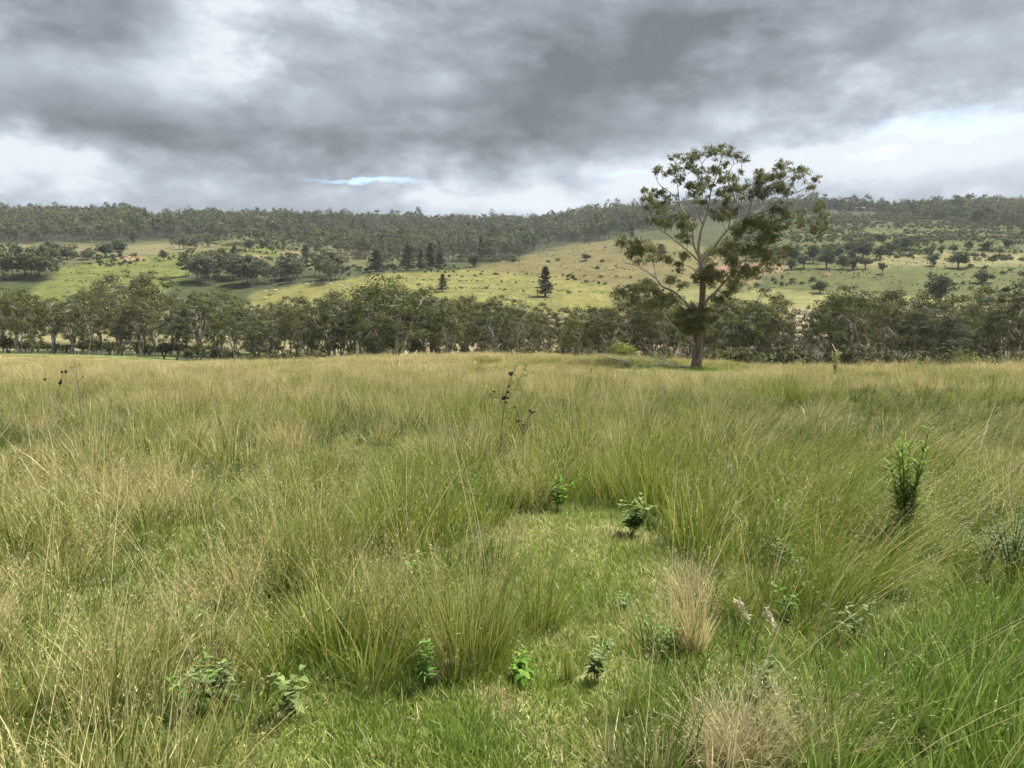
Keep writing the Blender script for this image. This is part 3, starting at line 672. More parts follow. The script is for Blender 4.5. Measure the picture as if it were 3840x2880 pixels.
def round_tree(seed, Hh, W, leaf='dark', n=900, ln=.9, wd=.6, trunk=.05, name='round_tree', bark='barkdark'):
    """dense dark dome on a short trunk"""
    rng = R(seed); tr, cr = G(), G()
    tr.tube(spline([(0, 0, -.4), (.02 * W, 0, Hh * .2), (0, .03 * W, Hh * .55)], 6), Hh * .035 * np.linspace(1.3, .5, 6), 6)
    for a in rng.uniform(0, 2 * pi, 5): tr.tube(spline([(0, 0, Hh * .22), (math.cos(a) * W * .15, math.sin(a) * W * .15, Hh * .42), (math.cos(a) * W * .33, math.sin(a) * W * .33, Hh * .62)], 5), Hh * .02 * np.linspace(1, .3, 5), 4)
    c = unit(rng.normal(0, 1, (22, 3))) * (rng.random((22, 1)) ** .4); c = c * (W * .36, W * .36, Hh * (1 - trunk) * .36) + (0, 0, Hh * (trunk + (1 - trunk) * .48))
    clump(cr, rng, c, rng.uniform(.75, 1.25, 22) * min(W, Hh) * .2, n // 22, ln, wd, rng.random(22), .8, .0)
    root = empty(name, (0, 0, 0)); tr.build('trunk', M[bark], root, True); cr.build('crown', M[leaf], root); return root


def hoop_pine(seed, Hh, W, tiers=26, ln=.8, wd=.42, taper=.8, name='hoop_pine'):
    """araucaria: straight trunk, whorls of level branches with dark tufted ends, gaps between the whorls"""
    rng = R(seed); tr, cr = G(), G(); tr.tube(np.array([(0, 0, -.4), (0, 0, Hh * .3), (.1, 0, Hh * .7), (0, 0, Hh)]), Hh * np.array([.022, .017, .009, .002]), 6)
    cs, rs = [], []
    for i in range(tiers):
        t = (i + .4) / tiers; z = Hh * (.10 + .89 * t); rad = W * .5 * (1 - t) ** (1 - .55 * taper) * rng.uniform(.7, 1.15) + .2
        for b in range(rng.integers(5, 8)):
            a = rng.uniform(0, 2 * pi); L = rad * rng.uniform(.55, 1.1); e = np.array([math.cos(a) * L, math.sin(a) * L, z + L * rng.uniform(-.12, .16)])
            tr.tube(np.array([(0, 0, z), e * (.5, .5, 1), e]), np.array([.0045, .0032, .0015]) * Hh, 3, cap=False)
            for u in (1., .72, .45):
                if rng.random() < .85: cs.append(np.array([e[0] * u, e[1] * u, z + (e[2] - z) * u])); rs.append(W * .085 * rng.uniform(.7, 1.3))
    cs.append(np.array([0, 0, Hh * .98])); rs.append(W * .09)
    clump(cr, rng, np.array(cs), np.array(rs), 9, ln, wd, rng.random(len(cs)), .75, -.2)
    root = empty(name, (0, 0, 0)); tr.build('trunk', M['barkdark'], root, True); cr.build('crown', M['pine'], root); return root


def bush(seed, Hh, W, leaf='scrub', n=500, ln=.5, wd=.3, lobes=12, name='bush'):
    """many-stemmed rounded bush"""
    rng = R(seed); tr, cr = G(), G()
    for a in rng.uniform(0, 2 * pi, 7): tr.tube(spline([(0, 0, -.1), (math.cos(a) * W * .12, math.sin(a) * W * .12, Hh * .3), (math.cos(a) * W * .3, math.sin(a) * W * .3, Hh * .68)], 5), Hh * .018 * np.linspace(1, .3, 5), 4)
    c = unit(rng.normal(0, 1, (lobes, 3))) * (rng.random((lobes, 1)) ** .5); c[:, 2] = np.abs(c[:, 2]); c = c * (W * .36, W * .36, Hh * .52) + (0, 0, Hh * .24)
    clump(cr, rng, c, rng.uniform(.8, 1.25, lobes) * min(W, Hh * 1.3) * .24, n // lobes, ln, wd, rng.random(lobes), .85, -.25)
    root = empty(name, (0, 0, 0)); tr.build('stem', M['barkdark'], root); cr.build('foliage', M[leaf], root); return root


def place_tree(proto, used, p, rz, s, label, cat, group):
    """the first use moves the tree itself, later ones are copies with their own parts"""
    if not used.get(proto.name): used[proto.name] = 1; o = proto; o.location = p; o.rotation_euler = (0, 0, rz); o.scale = s
    else: o = clone(proto, p, rz, s)
    return tag(o, label, cat, group)


USED = {}
def creek_belt():
    rng = R(5)
    V = [gum(301, 24, 15, 1, 80, low=.22), gum(302, 24, 16, 2, 84, low=.20), gum(303, 24, 14, 1, 84, low=.08), gum(304, 24, 17, 3, 96, low=.18),
         gum(305, 24, 13, 1, 60, low=.36), gum(306, 24, 15, 2, 84, low=.16, leaf='gumgrey'), gum(307, 24, 13, 1, 84, low=.06, leaf='gumgrey', bark='barkdark')]
    KIND = ['single pale trunk', 'twin pale trunks', 'leafy crown hanging low', 'three pale stems', 'bare lower trunk', 'twin trunks and greyish leaves', 'dark trunk and greyish leaves']
    prof = np.array([(-400, 1100), (0, 1105), (120, 1080), (250, 1110), (350, 1075), (480, 1085), (620, 1120), (700, 1105), (850, 1080), (1000, 1150), (1060, 1110), (1180, 1075), (1300, 1080), (1400, 1055), (1480, 1032), (1560, 1070), (1720, 1090),
        (1800, 1120), (1900, 1135), (2000, 1135), (2100, 1155), (2200, 1140), (2300, 1105), (2400, 1065), (2500, 1075), (2620, 1130), (2750, 1100), (2850, 1090), (2950, 1110), (3030, 1190), (3130, 1075), (3250, 1080), (3350, 1085), (3450, 1130), (3560, 1110), (3700, 1095), (3800, 1060), (4300, 1070)], float)
    def side(px): return ('behind the fence line', 'behind the grassy rise', 'behind the big red-trunked gum', 'below the scrubby slope')[0 if px < 900 else 1 if px < 2150 else 2 if px < 2900 else 3]
    for row, (d0, step, lift) in enumerate(((0, 62, 0), (34, 78, -4), (72, 120, 4))):
        px = -190. + 25 * row
        while px < 3960:
            px += step * rng.uniform(.7, 1.35)
            if 2985 < px < 3085 or (row and 2940 < px < 3100): continue
            Y = (238 if px < 900 else 215 if px < 2150 else 190) + d0 + rng.uniform(-8, 14); p = at(px, Y)
            top = np.interp(px, prof[:, 0], prof[:, 1]) + abs(rng.normal(0, 30)) + lift - (28 if rng.random() < .12 else 0) + (18 if row == 0 else 0)
            hgt = EYE + Y * (1289 - top) / F - p[2]; s = hgt / 24; v = rng.integers(0, 7)
            w = s * rng.uniform(.85, 1.25); place_tree(V[v], USED, p, rng.uniform(0, 6.28), (w, w, s), 'gum with %s in the creek belt %s' % (KIND[v], side(px)), 'tree', 'gum trees of the creek belt ' + side(px))
    # the few that stand out
    for px, Y, top, v, wf, lab in ((1470, 198, 1030, 3, 1.25, 'tallest pale-stemmed gum of the creek belt, behind the grassy rise'), (3170, 150, 1075, 1, 1.0, 'gum with twin white trunks standing forward below the scrubby slope'),
                                   (480, 330, 1012, 1, 1.3, 'tall spreading gum with leaning limb below the contour-banked field'), (580, 340, 1020, 4, 1.3, 'tall gum with domed crown below the contour-banked field'),
                                   (3030, 205, 1150, 4, .55, 'thin gum standing in the gap before the bare pale bank'), (3830, 165, 1040, 4, 1.1, 'white-trunked gum beside the yellow-green shrub'), (1680, 200, 1120, 4, .8, 'slender white-stemmed gum leaning over the grassy rise'), (1945, 195, 1125, 1, .7, 'thin gum with bare white forked stems behind the rise')):
        p = at(px, Y); s = (EYE + Y * (1289 - top) / F - p[2]) / 24; place_tree(V[v], USED, p, rng.uniform(0, 6.28), (s * wf, s * wf, s), lab, 'tree', None)
    # dark understorey below the gums
    B = [bush(331, 5, 6, 'under', 700, .45, .26, name='understorey_bush'), bush(332, 6, 5, 'under', 700, .45, .26, name='understorey_bush'), bush(333, 4, 6, 'scrub', 600, .42, .24, name='understorey_bush')]
    px = 900.
    while px < 3880:                                     # the nearer bushes on the bank that falls away behind the rise
        px += rng.uniform(34, 70)
        if 2990 < px < 3060: continue
        Y = rng.uniform(138, 165); s = rng.uniform(.8, 1.2) * (1.5 if px > 2560 else 1.0); i = rng.integers(0, 3)
        place_tree(B[i], USED, at(px, Y), rng.uniform(0, 6.28), (s * 1.25, s * 1.25, s), ('dark rounded bush', 'tall dark bush', 'mid-green bush')[i] + ' on the bank ' + side(px), 'bush', 'bushes on the bank ' + side(px))
    px = -60.
    while px < 3880:
        px += rng.uniform(26, 62)
        if 2990 < px < 3060: continue
        Y = (236 if px < 900 else 208 if px < 2150 else 178) + rng.uniform(-3, 40); s = rng.uniform(.7, 1.5); i = rng.integers(0, 3)
        place_tree(B[i], USED, at(px, Y), rng.uniform(0, 6.28), (s * 1.15, s * 1.15, s), ('dark rounded bush', 'tall dark bush', 'mid-green bush')[i] + ' under the creek gums ' + side(px), 'bush', 'understorey under the creek gums ' + side(px))


creek_belt()


def hill_trees():
    rng = R(8)
    # hoop pines (picture column, base, height, width)
    HP = [hoop_pine(351, 25, 11), hoop_pine(352, 25, 13, 24, taper=.9), hoop_pine(353, 25, 9, 28, taper=.6)]
    for i, (px, py, h, w, lab) in enumerate([(880, 1012, 87, 40, 'dark columnar hoop pine at the foot of the contour-banked field'), (1145, 975, 52, 42, 'short broad hoop pine beside the bare white bank'), (1410, 1020, 80, 58, 'broad ragged hoop pine at the gully edge'),
            (1528, 1016, 97, 46, 'broad hoop pine, first of the row at the top of the yellow field'), (1578, 1014, 78, 32, 'narrow dark hoop pine in the middle of the field-top row'), (1615, 1012, 100, 42, 'tall hoop pine in the field-top row'), (1650, 1008, 58, 44, 'low spreading hoop pine at the end of the field-top row'),
            (1806, 978, 86, 36, 'tall hoop pine against the wooded slope above the round bush'), (2045, 1113, 113, 66, 'open conical hoop pine standing alone in the yellow field'), (1660, 1096, 66, 40, 'small hoop pine tip rising above the creek gums'), (2370, 898, 56, 24, 'narrow hoop pine on the crest of the brown hill'), (2480, 958, 42, 46, 'small dark hoop pine behind the big gum')]):
        p = hit(px, py, 300); s = h * p[1] / F / 25; ws = 1.25 * w * p[1] / F / (11, 13, 9)[i % 3]
        place_tree(HP[i % 3], USED, p, rng.uniform(0, 6.28), (ws, ws, s), lab, 'tree', 'hoop pines on the slopes')
    RT = [round_tree(361, 10, 10), round_tree(362, 10, 11), round_tree(363, 10, 9, 'scrub'), round_tree(364, 10, 8, 'gumgrey', trunk=.25)]
    for px, py, h, w, v, lab in [(395, 967, 46, 60, 0, 'large dark round tree, one of a pair above the contour-banked field'), (445, 962, 52, 56, 1, 'dark round tree beside its twin above the contour-banked field'), (615, 978, 35, 32, 0, 'small dark round tree alone in the contour-banked field'),
            (935, 943, 36, 32, 1, 'dark round tree at the top edge of the green field'), (1235, 1042, 52, 46, 0, 'dark dense tree below the grey gum grove'), (1778, 1002, 38, 50, 1, 'dark round bush tree on the rim of the brown hill'), (2198, 979, 23, 35, 0, 'dark round bush alone on the brown hill'),
            (500, 916, 40, 26, 1, 'dark tree at the foot of the left woodland'), (250, 975, 34, 50, 0, 'dark spreading tree in the gully below the straw strip'), (325, 972, 26, 40, 1, 'low dark tree near the pair of round trees')]:
        p = hit(px, py, 300); s = 1.3 * h * p[1] / F / 10; ws = 1.55 * w * p[1] / F / (10, 11, 9, 8)[v]; place_tree(RT[v], USED, p, rng.uniform(0, 6.28), (ws, ws, s), lab, 'tree', None)
    right = [(3100, 1008, 62, 55, 0), (3160, 1011, 42, 38, 1), (3200, 1012, 40, 40, 2), (3245, 1010, 36, 33, 3), (3310, 1030, 36, 24, 3), (3236, 972, 56, 60, 0), (3300, 974, 42, 50, 1), (3205, 965, 62, 74, 0), (3340, 952, 40, 44, 2), (3485, 964, 38, 40, 2), (3500, 1000, 42, 38, 2), (3595, 1006, 55, 65, 0),
        (3530, 952, 28, 25, 2), (3575, 950, 28, 28, 0), (3500, 943, 26, 15, 1), (3531, 919, 18, 14, 0), (3635, 936, 28, 28, 2), (3700, 940, 30, 42, 2), (3728, 976, 18, 22, 2), (2968, 1012, 40, 32, 2), (2918, 966, 34, 42, 1), (2975, 990, 52, 62, 0), (3050, 988, 56, 56, 1), (3130, 978, 56, 62, 0), (3400, 940, 42, 46, 0), (3250, 920, 30, 36, 2),
        (3015, 1008, 40, 40, 3), (3075, 1101, 38, 50, 1), (3685, 1062, 38, 58, 2), (3520, 1150, 95, 96, 1), (3345, 1140, 44, 40, 0), (3780, 930, 30, 40, 2), (3440, 905, 22, 30, 2), (3415, 918, 26, 34, 1), (3360, 930, 30, 30, 2), (3300, 905, 26, 40, 2)]
    for px, py, h, w, v in right:
        p = hit(px, py, 300); s = 1.3 * h * p[1] / F / 10; ws = 1.55 * w * p[1] / F / (10, 11, 9, 8)[v]
        place_tree(RT[v], USED, p, rng.uniform(0, 6.28), (ws, ws, s), ('dense dark round tree', 'wide dark dome-shaped tree', 'mid-green round tree', 'grey-green small tree on a thin trunk')[v] + ' scattered on the scrubby hillside', 'tree', 'round trees on the scrubby hillside')
    # gum groves and scattered gums on the far slopes
    GT = [gum(371, 16, 12, 1, 40, 20, 1.2, .62, .24, leaf='gumgrey', bark='barkdark', sides=4, twigs=False), gum(372, 16, 12, 2, 42, 20, 1.2, .62, .22, leaf='gumgrey', sides=4, twigs=False),
          gum(373, 16, 11, 1, 44, 20, 1.2, .62, .15, leaf='gum', bark='barkdark', sides=4, twigs=False), gum(374, 16, 13, 1, 34, 18, 1.2, .62, .32, leaf='gumgrey', bark='bark', sides=4, twigs=False, open_=1.25)]
    def grove(n, x0, x1, y0, y1, h0, h1, where, grp, kinds=(0, 1, 2, 3)):
        for _ in range(n):
            px, py = rng.uniform(x0, x1), rng.uniform(y0, y1); p = hit(px, py, 300); s = 1.15 * rng.uniform(h0, h1) * p[1] / F / 16; ws = s * rng.uniform(.95, 1.4); v = kinds[rng.integers(0, len(kinds))]
            place_tree(GT[v], USED, p, rng.uniform(0, 6.28), (ws, ws, s), ('dark-stemmed grey-leaved gum', 'forked grey-leaved gum', 'olive-leaved gum', 'thin-crowned gum with pale stem')[v] + ' ' + where, 'tree', grp)
    grove(22, 690, 960, 1035, 1085, 70, 100, 'in the grey grove below the contour-banked field', 'grey gum grove below the contour-banked field', (0, 1, 3))
    grove(26, 960, 1290, 1030, 1068, 58, 88, 'in the grey grove beside the cattle field', 'grey gum grove beside the cattle field', (0, 1, 3))
    grove(15, -60, 270, 1020, 1060, 70, 110, 'in the wooded gully beside the contour-banked field', 'gums in the gully beside the contour-banked field')
    grove(13, 20, 350, 960, 990, 40, 62, 'below the straw-coloured strip', 'gums below the straw-coloured strip')
    grove(8, 560, 800, 922, 948, 34, 55, 'along the top of the green field', 'gums along the top of the green field')
    grove(9, 790, 1000, 890, 925, 45, 70, 'standing before the left woodland', 'gums before the woodland')
    grove(24, 960, 1420, 880, 960, 34, 60, 'scattered on the green middle slope', 'gums scattered on the middle slope')
    grove(34, 1300, 1900, 880, 1000, 36, 64, 'in the open woodland above the yellow field', 'gums of the open woodland above the yellow field')
    grove(8, 1380, 1560, 985, 1015, 40, 60, 'among the field-top hoop pines', 'gums among the hoop pines')
    grove(16, 0, 1900, 808, 830, 22, 36, 'standing on the skyline of the long ridge', 'skyline gums of the long ridge', (3, 2))
    grove(14, 2560, 3830, 783, 800, 26, 44, 'standing on the skyline above the scrubby hillside', 'skyline gums above the scrubby hillside', (3, 2))
    grove(7, 2250, 2560, 790, 800, 22, 34, 'on the hump of the wooded hill behind the big gum', 'gums on the wooded hill', (3, 2))
    # bushes dotted over the yellow field and the brown hill
    B = [bush(381, 2.2, 3.4, 'dark', 190, .6, .4, 8, 'field_bush'), bush(382, 2, 4.4, 'scrub', 190, .6, .4, 8, 'field_bush')]
    lines = [((1600, 1018), (2420, 1046), 16, 'in the upper row across the yellow field'), ((1690, 1040), (1900, 1030), 6, 'in a short row in the yellow field'), ((2060, 1040), (2420, 1092), 11, 'along the lower edge of the brown hill'), ((1560, 1072), (2130, 1100), 8, 'in the lower row across the yellow field'), ((1290, 1035), (1480, 1020), 7, 'at the gully edge of the yellow field')]
    for (x0, y0), (x1, y1), n, where in lines:
        for t in np.linspace(0, 1, n):
            p = hit(x0 + (x1 - x0) * t + rng.normal(0, 9), y0 + (y1 - y0) * t + rng.normal(0, 2.5), 300); s = rng.uniform(.55, 1.15); v = rng.integers(0, 2)
            place_tree(B[v], USED, p, rng.uniform(0, 6.28), (s, s, s), ('small dark bush ', 'low green bush ')[v] + where, 'bush', 'bushes ' + where)
    for px, py in [(2055, 985), (2090, 980), (2260, 985), (2150, 1045), (2130, 1040), (2040, 935), (2270, 930), (2210, 918), (2150, 935), (2310, 1000), (2240, 1010)]:
        s = rng.uniform(.7, 1.4); v = rng.integers(0, 2); place_tree(B[v], USED, hit(px, py, 300), rng.uniform(0, 6.28), (s, s, s * 1.2), ('small dark bush', 'low green bush')[v] + ' dotted on the brown hill', 'bush', 'bushes on the brown hill')
    # uncountable cover: the far woodland, the scrub, the tufts along the contour banks
    def far_mesh(seed, leaf, Hh, W, n, ln, wd, bark, low):
        r2 = R(seed); g = G(); c = unit(r2.normal(0, 1, (9, 3))) * (r2.random((9, 1)) ** .4) * (W * .36, W * .36, Hh * (1 - low) * .38) + (0, 0, Hh * (low + (1 - low) * .52))
        clump(g, r2, c, r2.uniform(.7, 1.3, 9) * W * .22, n // 9, ln, wd, r2.random(9), .7, 0.); nv = g.n
        t = G(); p = spline([(0, 0, -.6), (r2.normal(0, .5), r2.normal(0, .5), Hh * .35), (r2.normal(0, .8), r2.normal(0, .8), Hh * .8)], 4); g.tube(p, Hh * .016 * np.array([1.2, 1, .7, .3]), 4, rnd=1.0)
        me = g.mesh('woodland_tree', M[leaf]); me.materials.append(M[bark]); mi = np.zeros(len(me.polygons), np.int32)
        vi = np.array([pl.vertices[0] for pl in me.polygons]); mi[vi >= nv] = 1; me.polygons.foreach_set('material_index', mi); return me
    wk = [far_mesh(401 + i, ('gumgrey', 'gum', 'gumgrey', 'scrub')[i % 4], 17, (11, 12, 13, 10)[i % 4], 150, 1.7, 1.0, 'barkdark', .22) for i in range(8)] + [far_mesh(411 + i, 'dark', 15, 11, 150, 1.7, 1.0, 'barkdark', .15) for i in range(2)]
    edge = np.array([(-900, 912), (400, 908), (700, 890), (900, 865), (1150, 850), (1400, 850), (1600, 905), (1750, 965), (1900, 965), (2100, 925), (2300, 890), (2450, 862), (2700, 805), (3000, 808), (3200, 795), (3400, 806), (3550, 838), (3840, 885), (4700, 900)], float)
    x, y = sample(rng, 30000, 820, 2000, .86); z = H(x, y); px, py = proj(x, y, z); e = np.interp(px, edge[:, 0], edge[:, 1]) + (fbm(px / 60, y / 50, 53, 3) - .5) * 36
    open_w = (py < 1000) & (py > e) & (px > 950) & (px < 1950) & (y > 900); opn = fbm(x / 60, y / 60, 57, 3)
    k = ((py < e) & (rng.random(len(x)) < .62) & (opn > .34)) | (open_w & (rng.random(len(x)) < .20 + .5 * (opn > .55))); k &= ~((px > 540) & (px < 690) & (py < 832) & (y > 1500)); x, y = x[k], y[k]
    s_ = rng.uniform(.6, 1.45, len(x)) * (.75 + .6 * fbm(x / 130, y / 130, 55, 2)) * np.where(rng.random(len(x)) < .12, 1.35, 1); rot = np.stack([rng.normal(0, .05, len(x)), rng.normal(0, .05, len(x)), rng.uniform(0, 6.28, len(x))], 1)
    scatter('far_woodland', np.stack([x, y, H(x, y)], 1), rot, s_[:, None] * np.ones((1, 3)), np.where((fbm(x / 90, y / 90, 54, 3) + rng.normal(0, .07, len(x))) > .58, rng.integers(8, 10, len(x)), rng.integers(0, 8, len(x))), 0 * x, wk, 'grey-green gum woodland covering the far ridges', 'woodland')
    def bmesh_(seed, leaf, Hh, W, n, ln, wd):
        r2 = R(seed); g = G(); c = unit(r2.normal(0, 1, (6, 3))) * (r2.random((6, 1)) ** .5); c[:, 2] = abs(c[:, 2]); clump(g, r2, c * (W * .34, W * .34, Hh * .5) + (0, 0, Hh * .22), r2.uniform(.7, 1.2, 6) * Hh * .34, n // 6, ln, wd, r2.random(6), .85, -.2); return g.mesh('scrub_bush', M[leaf])
    sk = [bmesh_(421 + i, ('scrub', 'scrub', 'under', 'gumgrey', 'scrub')[i], 3.6, 4.6, 66, 1.1, .7) for i in range(5)]
    x, y = sample(rng, 60000, 480, 1500, .86); px, py = proj(x, y, H(x, y)); nz = fbm(x / 35, y / 35, 59, 4)
    d = .85 * ((px > 2750) & (py < 905) & (py > 780)) * sstep(.36, .55, nz) + .75 * ((px > 2750) & (py < 985) & (py >= 905)) * sstep(.45, .58, nz) + .16 * ((px > 2800) & (py >= 985) & (py < 1080)) * sstep(.5, .6, nz)
    d = d + .5 * ((px > 700) & (px < 1950) & (py < 985) & (py > 850)) * sstep(.45, .6, nz) + .5 * ((px < 700) & (px > -300) & (py > 960) & (py < 1000)) * sstep(.5, .6, nz) + .4 * ((px > 1280) & (px < 1720) & (py > 1000) & (py < 1024)) * sstep(.4, .5, nz)
    k = rng.random(len(x)) < d; x, y = x[k], y[k]; s_ = rng.uniform(.35, 1.0, len(x)) ** 1.3 * 1.5; rot = np.stack([0 * x, 0 * x, rng.uniform(0, 6.28, len(x))], 1)
    scatter('hillside_scrub', np.stack([x, y, H(x, y)], 1), rot, s_[:, None] * np.array([[1.1, 1.1, .9]]), rng.integers(0, 5, len(x)), 0 * x, sk, 'green scrub spread over the slopes below the woodland', 'scrub')
    # weed tufts: scattered over the pastures and thick along the contour banks
    P = []
    for a, b, n in [((230, 1020), (660, 1055), 90), ((240, 1052), (640, 1080), 70), ((400, 985), (690, 1010), 60), ((180, 1010), (560, 962), 90), ((950, 1090), (1420, 1030), 60), ((1500, 1048), (2060, 1060), 70), ((1560, 1075), (2300, 1100), 60), ((650, 970), (850, 975), 20)]:
        for t in rng.random(n): P.append(hit(a[0] + (b[0] - a[0]) * t, a[1] + (b[1] - a[1]) * t + rng.normal(0, 1.5), 300))
    P = np.array(P); x, y = sample(rng, 26000, 420, 1000, .86); px, py = proj(x, y, H(x, y)); k = (rng.random(len(x)) < .12 + .55 * ((px > 2800) & (py < 1100)) + .05 * ((px > 1900) & (py < 1080))) & (fbm(x / 22, y / 22, 63, 3) > .45); x, y = x[k], y[k]
    P = np.vstack([P, np.stack([x, y, H(x, y)], 1)]); n = len(P); s_ = rng.uniform(.14, .42, n)
    scatter('pasture_weeds', P, np.stack([np.zeros(n), np.zeros(n), rng.uniform(0, 6.28, n)], 1), s_[:, None] * np.array([[1.2, 1.2, .8]]), rng.integers(0, 5, n), np.zeros(n), sk, 'low weed tufts dotting the pastures and contour banks', 'weeds')


hill_trees()


def big_gum():
    """the lone gum by the track: limbs and leaf puffs laid out after the photograph at true size, spread in depth"""
    rng = R(21); U = 74 / F * .5425; base = at(2614, 74); root = empty('gum_tree', base, 'lone big gum with rough red-brown trunk and open spreading crown in the paddock', 'tree')
    W_ = lambda cx, cy, d=0.: np.array([(cx - 672) * U, d, (1615 - cy) * U])
    tk = G(); ctl = [(670, 1640, 0, 42), (670, 1606, 0, 38), (671, 1560, 0, 34), (674, 1470, 0, 31), (680, 1400, .1, 30), (690, 1290, .2, 25), (700, 1190, .2, 21), (706, 1090, .1, 21), (700, 980, 0, 19), (690, 890, 0, 17)]
    c = spline([[*W_(a, b, d), r * U * 1.0] for a, b, d, r in ctl], 44); p = c[:, :3]; n0 = len(tk.v); tk.tube(p, c[:, 3], 18)
    v = tk.v[0]; an = np.arctan2(v[:, 1], v[:, 0] - np.interp(v[:, 2], p[:, 2], p[:, 0])); cx = np.interp(v[:, 2], p[:, 2], p[:, 0]); k = 1 + .10 * np.sin(an * 5 + v[:, 2]) * sstep(2.5, 0, v[:, 2]) + .05 * (fbm(an * 3, v[:, 2] * .8, 3) - .5) * 2
    v[:, 0] = cx + (v[:, 0] - cx) * k; v[:, 1] *= k
    # rough red below, smooth pinkish grey above: two bark materials meeting at an uneven line
    me = tk.mesh('trunk', M['barkred'], True); me.materials.append(M['limb']); zc = np.array([pl.center[2] for pl in me.polygons]); me.polygons.foreach_set('material_index', (zc > 8.6 + rng.normal(0, .35, len(zc))).astype(np.int32)); ob('trunk', me, root)
    L = [  # limbs: points (photo crop) + depth, start radius
        ([(690, 900, 0), (672, 800, .1), (688, 660, -.3), (722, 540, -.6), (740, 420, -.5), (800, 240, -.2), (832, 110, 0)], 13), ([(690, 890, 0), (648, 770, .5), (640, 640, .9), (560, 500, 1.2), (515, 420, 1.4), (420, 345, 1.6), (388, 270, 1.8)], 11),
        ([(700, 880, 0), (770, 800, -.6), (850, 690, -1.2), (960, 612, -1.6), (1090, 560, -1.9), (1190, 480, -1.8), (1330, 425, -1.6), (1390, 385, -1.5)], 12), ([(850, 690, -1.2), (885, 570, -.6), (930, 470, .2), (890, 330, .8), (930, 220, 1.2), (985, 195, 1.2)], 7),
        ([(705, 1180, .1), (790, 1095, -.5), (870, 1000, -1.2), (940, 905, -2), (1050, 842, -2.6), (1180, 790, -2.6), (1330, 690, -2.2), (1470, 610, -1.8)], 12), ([(790, 1095, -.5), (900, 1082, .6), (1000, 1030, 1.8), (1100, 980, 2.4), (1210, 925, 2.8)], 7),
        ([(684, 1340, .1), (625, 1210, .4), (540, 1105, .8), (440, 1052, 1.1), (385, 985, 1.1), (300, 930, 1.0), (200, 870, .8), (115, 805, .6)], 13), ([(440, 1052, 1.1), (400, 960, 1.8), (395, 870, 2.2), (400, 790, 2.4)], 5), ([(385, 985, 1.1), (250, 920, 0), (160, 900, -.6), (130, 870, -.8)], 5),
        ([(672, 1465, 0), (610, 1430, -.6), (545, 1388, -1.2), (470, 1335, -1.7), (390, 1300, -2.0)], 12), ([(500, 1355, -1.5), (420, 1250, -1.2), (330, 1170, -.8), (230, 1110, -.4), (150, 1090, 0)], 7),
        ([(690, 900, 0), (605, 842, -.8), (520, 790, -1.6), (430, 735, -2.2), (340, 690, -2.6), (300, 640, -2.8)], 8), ([(642, 650, .9), (520, 565, .2), (390, 515, -.4), (300, 470, -.8), (268, 435, -1)], 6), ([(740, 420, -.5), (700, 300, -.8), (650, 190, -1), (640, 150, -1)], 4.5),
        ([(560, 500, 1.2), (540, 380, .8), (520, 260, .5), (520, 185, .4)], 4.5), ([(705, 1080, .1), (735, 1000, 1), (790, 900, 2), (860, 800, 2.6), (900, 760, 2.8)], 7), ([(960, 612, -1.6), (1010, 500, -1), (1060, 380, -.6), (1110, 300, -.4), (1210, 240, -.3)], 6),
        ([(1050, 842, -2.6), (1130, 880, -3), (1210, 850, -3.2)], 4), ([(680, 1400, .1), (620, 1330, 1.2), (580, 1270, 1.6), (600, 1220, 1.8)], 5), ([(690, 1290, .2), (735, 1250, -.8), (745, 1210, -1)], 4), ([(700, 980, 0), (640, 960, -1), (560, 930, -1.8), (500, 915, -2)], 5), ([(690, 640, -.3), (640, 560, -1.2), (610, 480, -1.6), (650, 390, -1.8)], 5)]
    LP = []
    for pts, r in L:
        q = spline([W_(*t) for t in pts], 7 * len(pts)); q[1:-1] += np.cumsum(rng.normal(0, .012, (len(q) - 2, 3)), 0) * .8; g = G(); g.tube(q, r * U * .9 * np.linspace(1, .10, len(q)), 8); g.build('limb', M['limb'], root, True); LP.append(q[3:])
    LP = np.concatenate(LP)
